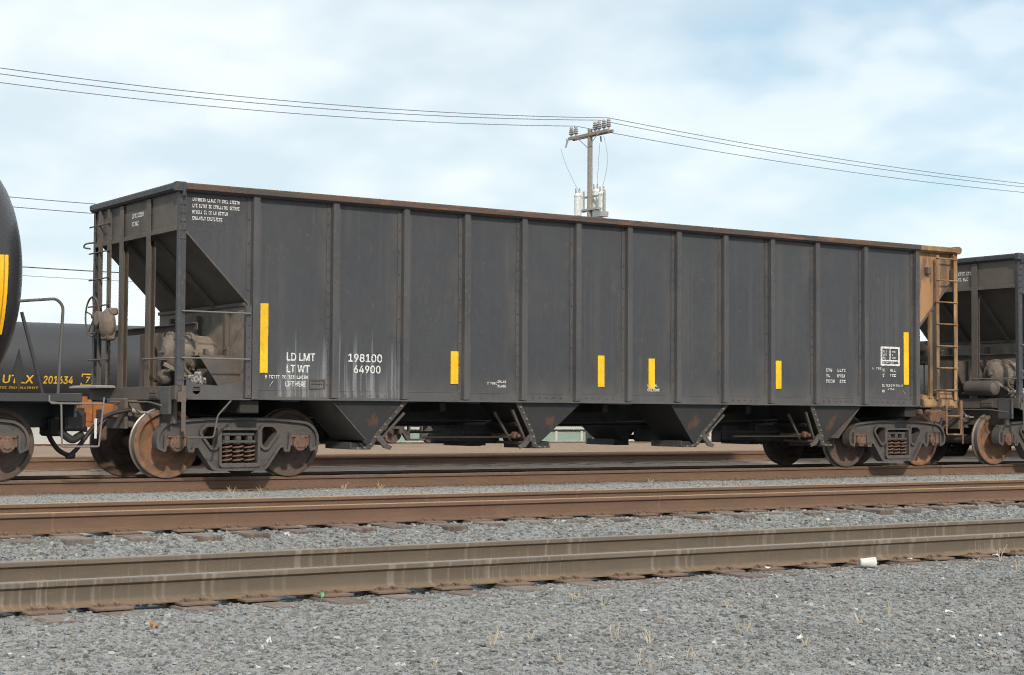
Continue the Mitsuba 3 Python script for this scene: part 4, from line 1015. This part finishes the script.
SMALL = [(727, 609, .11), (860, 624, .10), (492, 647, .13), (530, 640, .09), (648, 645, .12), (617, 640, .10), (604, 610, .10), (890, 613, .09), (640, 665, .07), (560, 662, .07), (688, 660, .10), (745, 632, .08), (1017, 570, .12), (437, 668, .06), (740, 560, .11), (835, 618, .07), (805, 645, .09), (575, 600, .09)]
for k, (px, py, hh) in enumerate(SMALL):
    single('dry_weed', weed(on_ground(px, py), 2 + k % 3, hh, .045, 90+k), 'dry_straw', 'thin dry straw coloured weed standing low in the gravel', 'dry weed', group='small dry weeds in the gravel')
for k, (px, py) in enumerate(((232, 489), (262, 487), (345, 487), (380, 486), (650, 481))):
    p_ = ray(px, py, Y=20.9); p_[2] = -.22
    single('dry_weed', weed(p_, 6, .14, .10, 130+k), 'dry_straw', 'pale dry weed tuft at the foot of the rail under the freight cars', 'dry weed', group='weed tufts along the rail under the cars')

q = on_ground(866, 567)
cup = lathe([(0, 0), (.034, 0), (.046, .13), (.049, .132), (.045, .13), (.033, .004), (0, .004)], (0, 0, 0), 'x', 20)
M = trimesh.transformations.rotation_matrix(math.radians(-28), (0, 0, 1)); cup.apply_transform(M); cup.apply_translation(q + [-.07, .0, .048])
single('paper_cup', cup, 'paper_white', 'white paper cup lying on a tie beside the near rail', 'paper cup', True)
def scrap(px, py, w, l, label, m='paper_white', cat_='litter', seed=0, hgt=.012):
    r = np.random.default_rng(seed); q = on_ground(px, py); n = 7
    u, v = np.meshgrid(np.linspace(-.5, .5, n), np.linspace(-.5, .5, n)); z = hgt*meshkit.fbm(np.stack([u*3+seed, v*3, 0*u], -1), 3, seed)*2
    a = r.uniform(0, 3.1); rad = 1 - .25*r.random(u.shape)
    x = u*w*rad; y = v*l*rad; P = np.stack([x*math.cos(a)-y*math.sin(a)+q[0], x*math.sin(a)+y*math.cos(a)+q[1], z+q[2]+.018], -1).reshape(-1, 3)
    i = np.arange(n*n).reshape(n, n); f = np.stack([i[:-1, :-1], i[:-1, 1:], i[1:, 1:], i[1:, :-1]], -1).reshape(-1, 4)
    f = np.vstack([f[:, [0, 1, 2]], f[:, [0, 2, 3]]]); N = n*n
    ring = np.concatenate([i[0, :], i[1:, -1], i[-1, -2::-1], i[-2:0:-1, 0]])
    e = [(a_, b_+N, b_) for a_, b_ in zip(ring, np.roll(ring, -1))] + [(a_, a_+N, b_+N) for a_, b_ in zip(ring, np.roll(ring, -1))]
    single('litter', trimesh.Trimesh(np.vstack([P, P-[0, 0, .0015]]), np.vstack([f, f[:, ::-1]+N, np.array(e)]), process=False), m, label, cat_, True)
scrap(777, 602, .075, .05, 'crumpled white paper scrap in the gravel below the paper cup', seed=1, hgt=.03)
scrap(996, 558, .12, .05, 'white paper strip caught under the tallest dry weed', seed=2, hgt=.02)
scrap(768, 570, .07, .04, 'small white scrap at the near rail left of the paper cup', seed=3)
scrap(799, 643, .045, .03, 'lone white scrap low in the right gravel, left of the others', seed=4, hgt=.02)
scrap(949, 617, .06, .03, 'folded white scrap in the gravel at the right', seed=5, hgt=.02)
scrap(999, 640, .045, .03, 'rightmost white scrap of the low row in the gravel', seed=6, hgt=.02)
scrap(982, 642, .04, .03, 'middle white scrap of the low row in the gravel', seed=7, hgt=.02)
scrap(953, 643, .04, .03, 'leftmost white scrap of the low row at the right', seed=8, hgt=.02)
scrap(909, 561, .06, .03, 'thin white scrap on the ties right of the paper cup', seed=9)
scrap(154, 636, .055, .045, 'crumpled tan leaf in the left foreground gravel', 'leaf_brown', 'leaf', 10, .05)
scrap(266, 655, .06, .04, 'grey white lump of paper in the left foreground gravel', seed=11, hgt=.05)
scrap(322, 603, .03, .025, 'green plastic bit beside the near rail', 'green_plastic', 'litter', 12, .04)
scrap(864, 507, .06, .05, 'green plastic piece at the second track', 'green_plastic', 'litter', 13, .05)
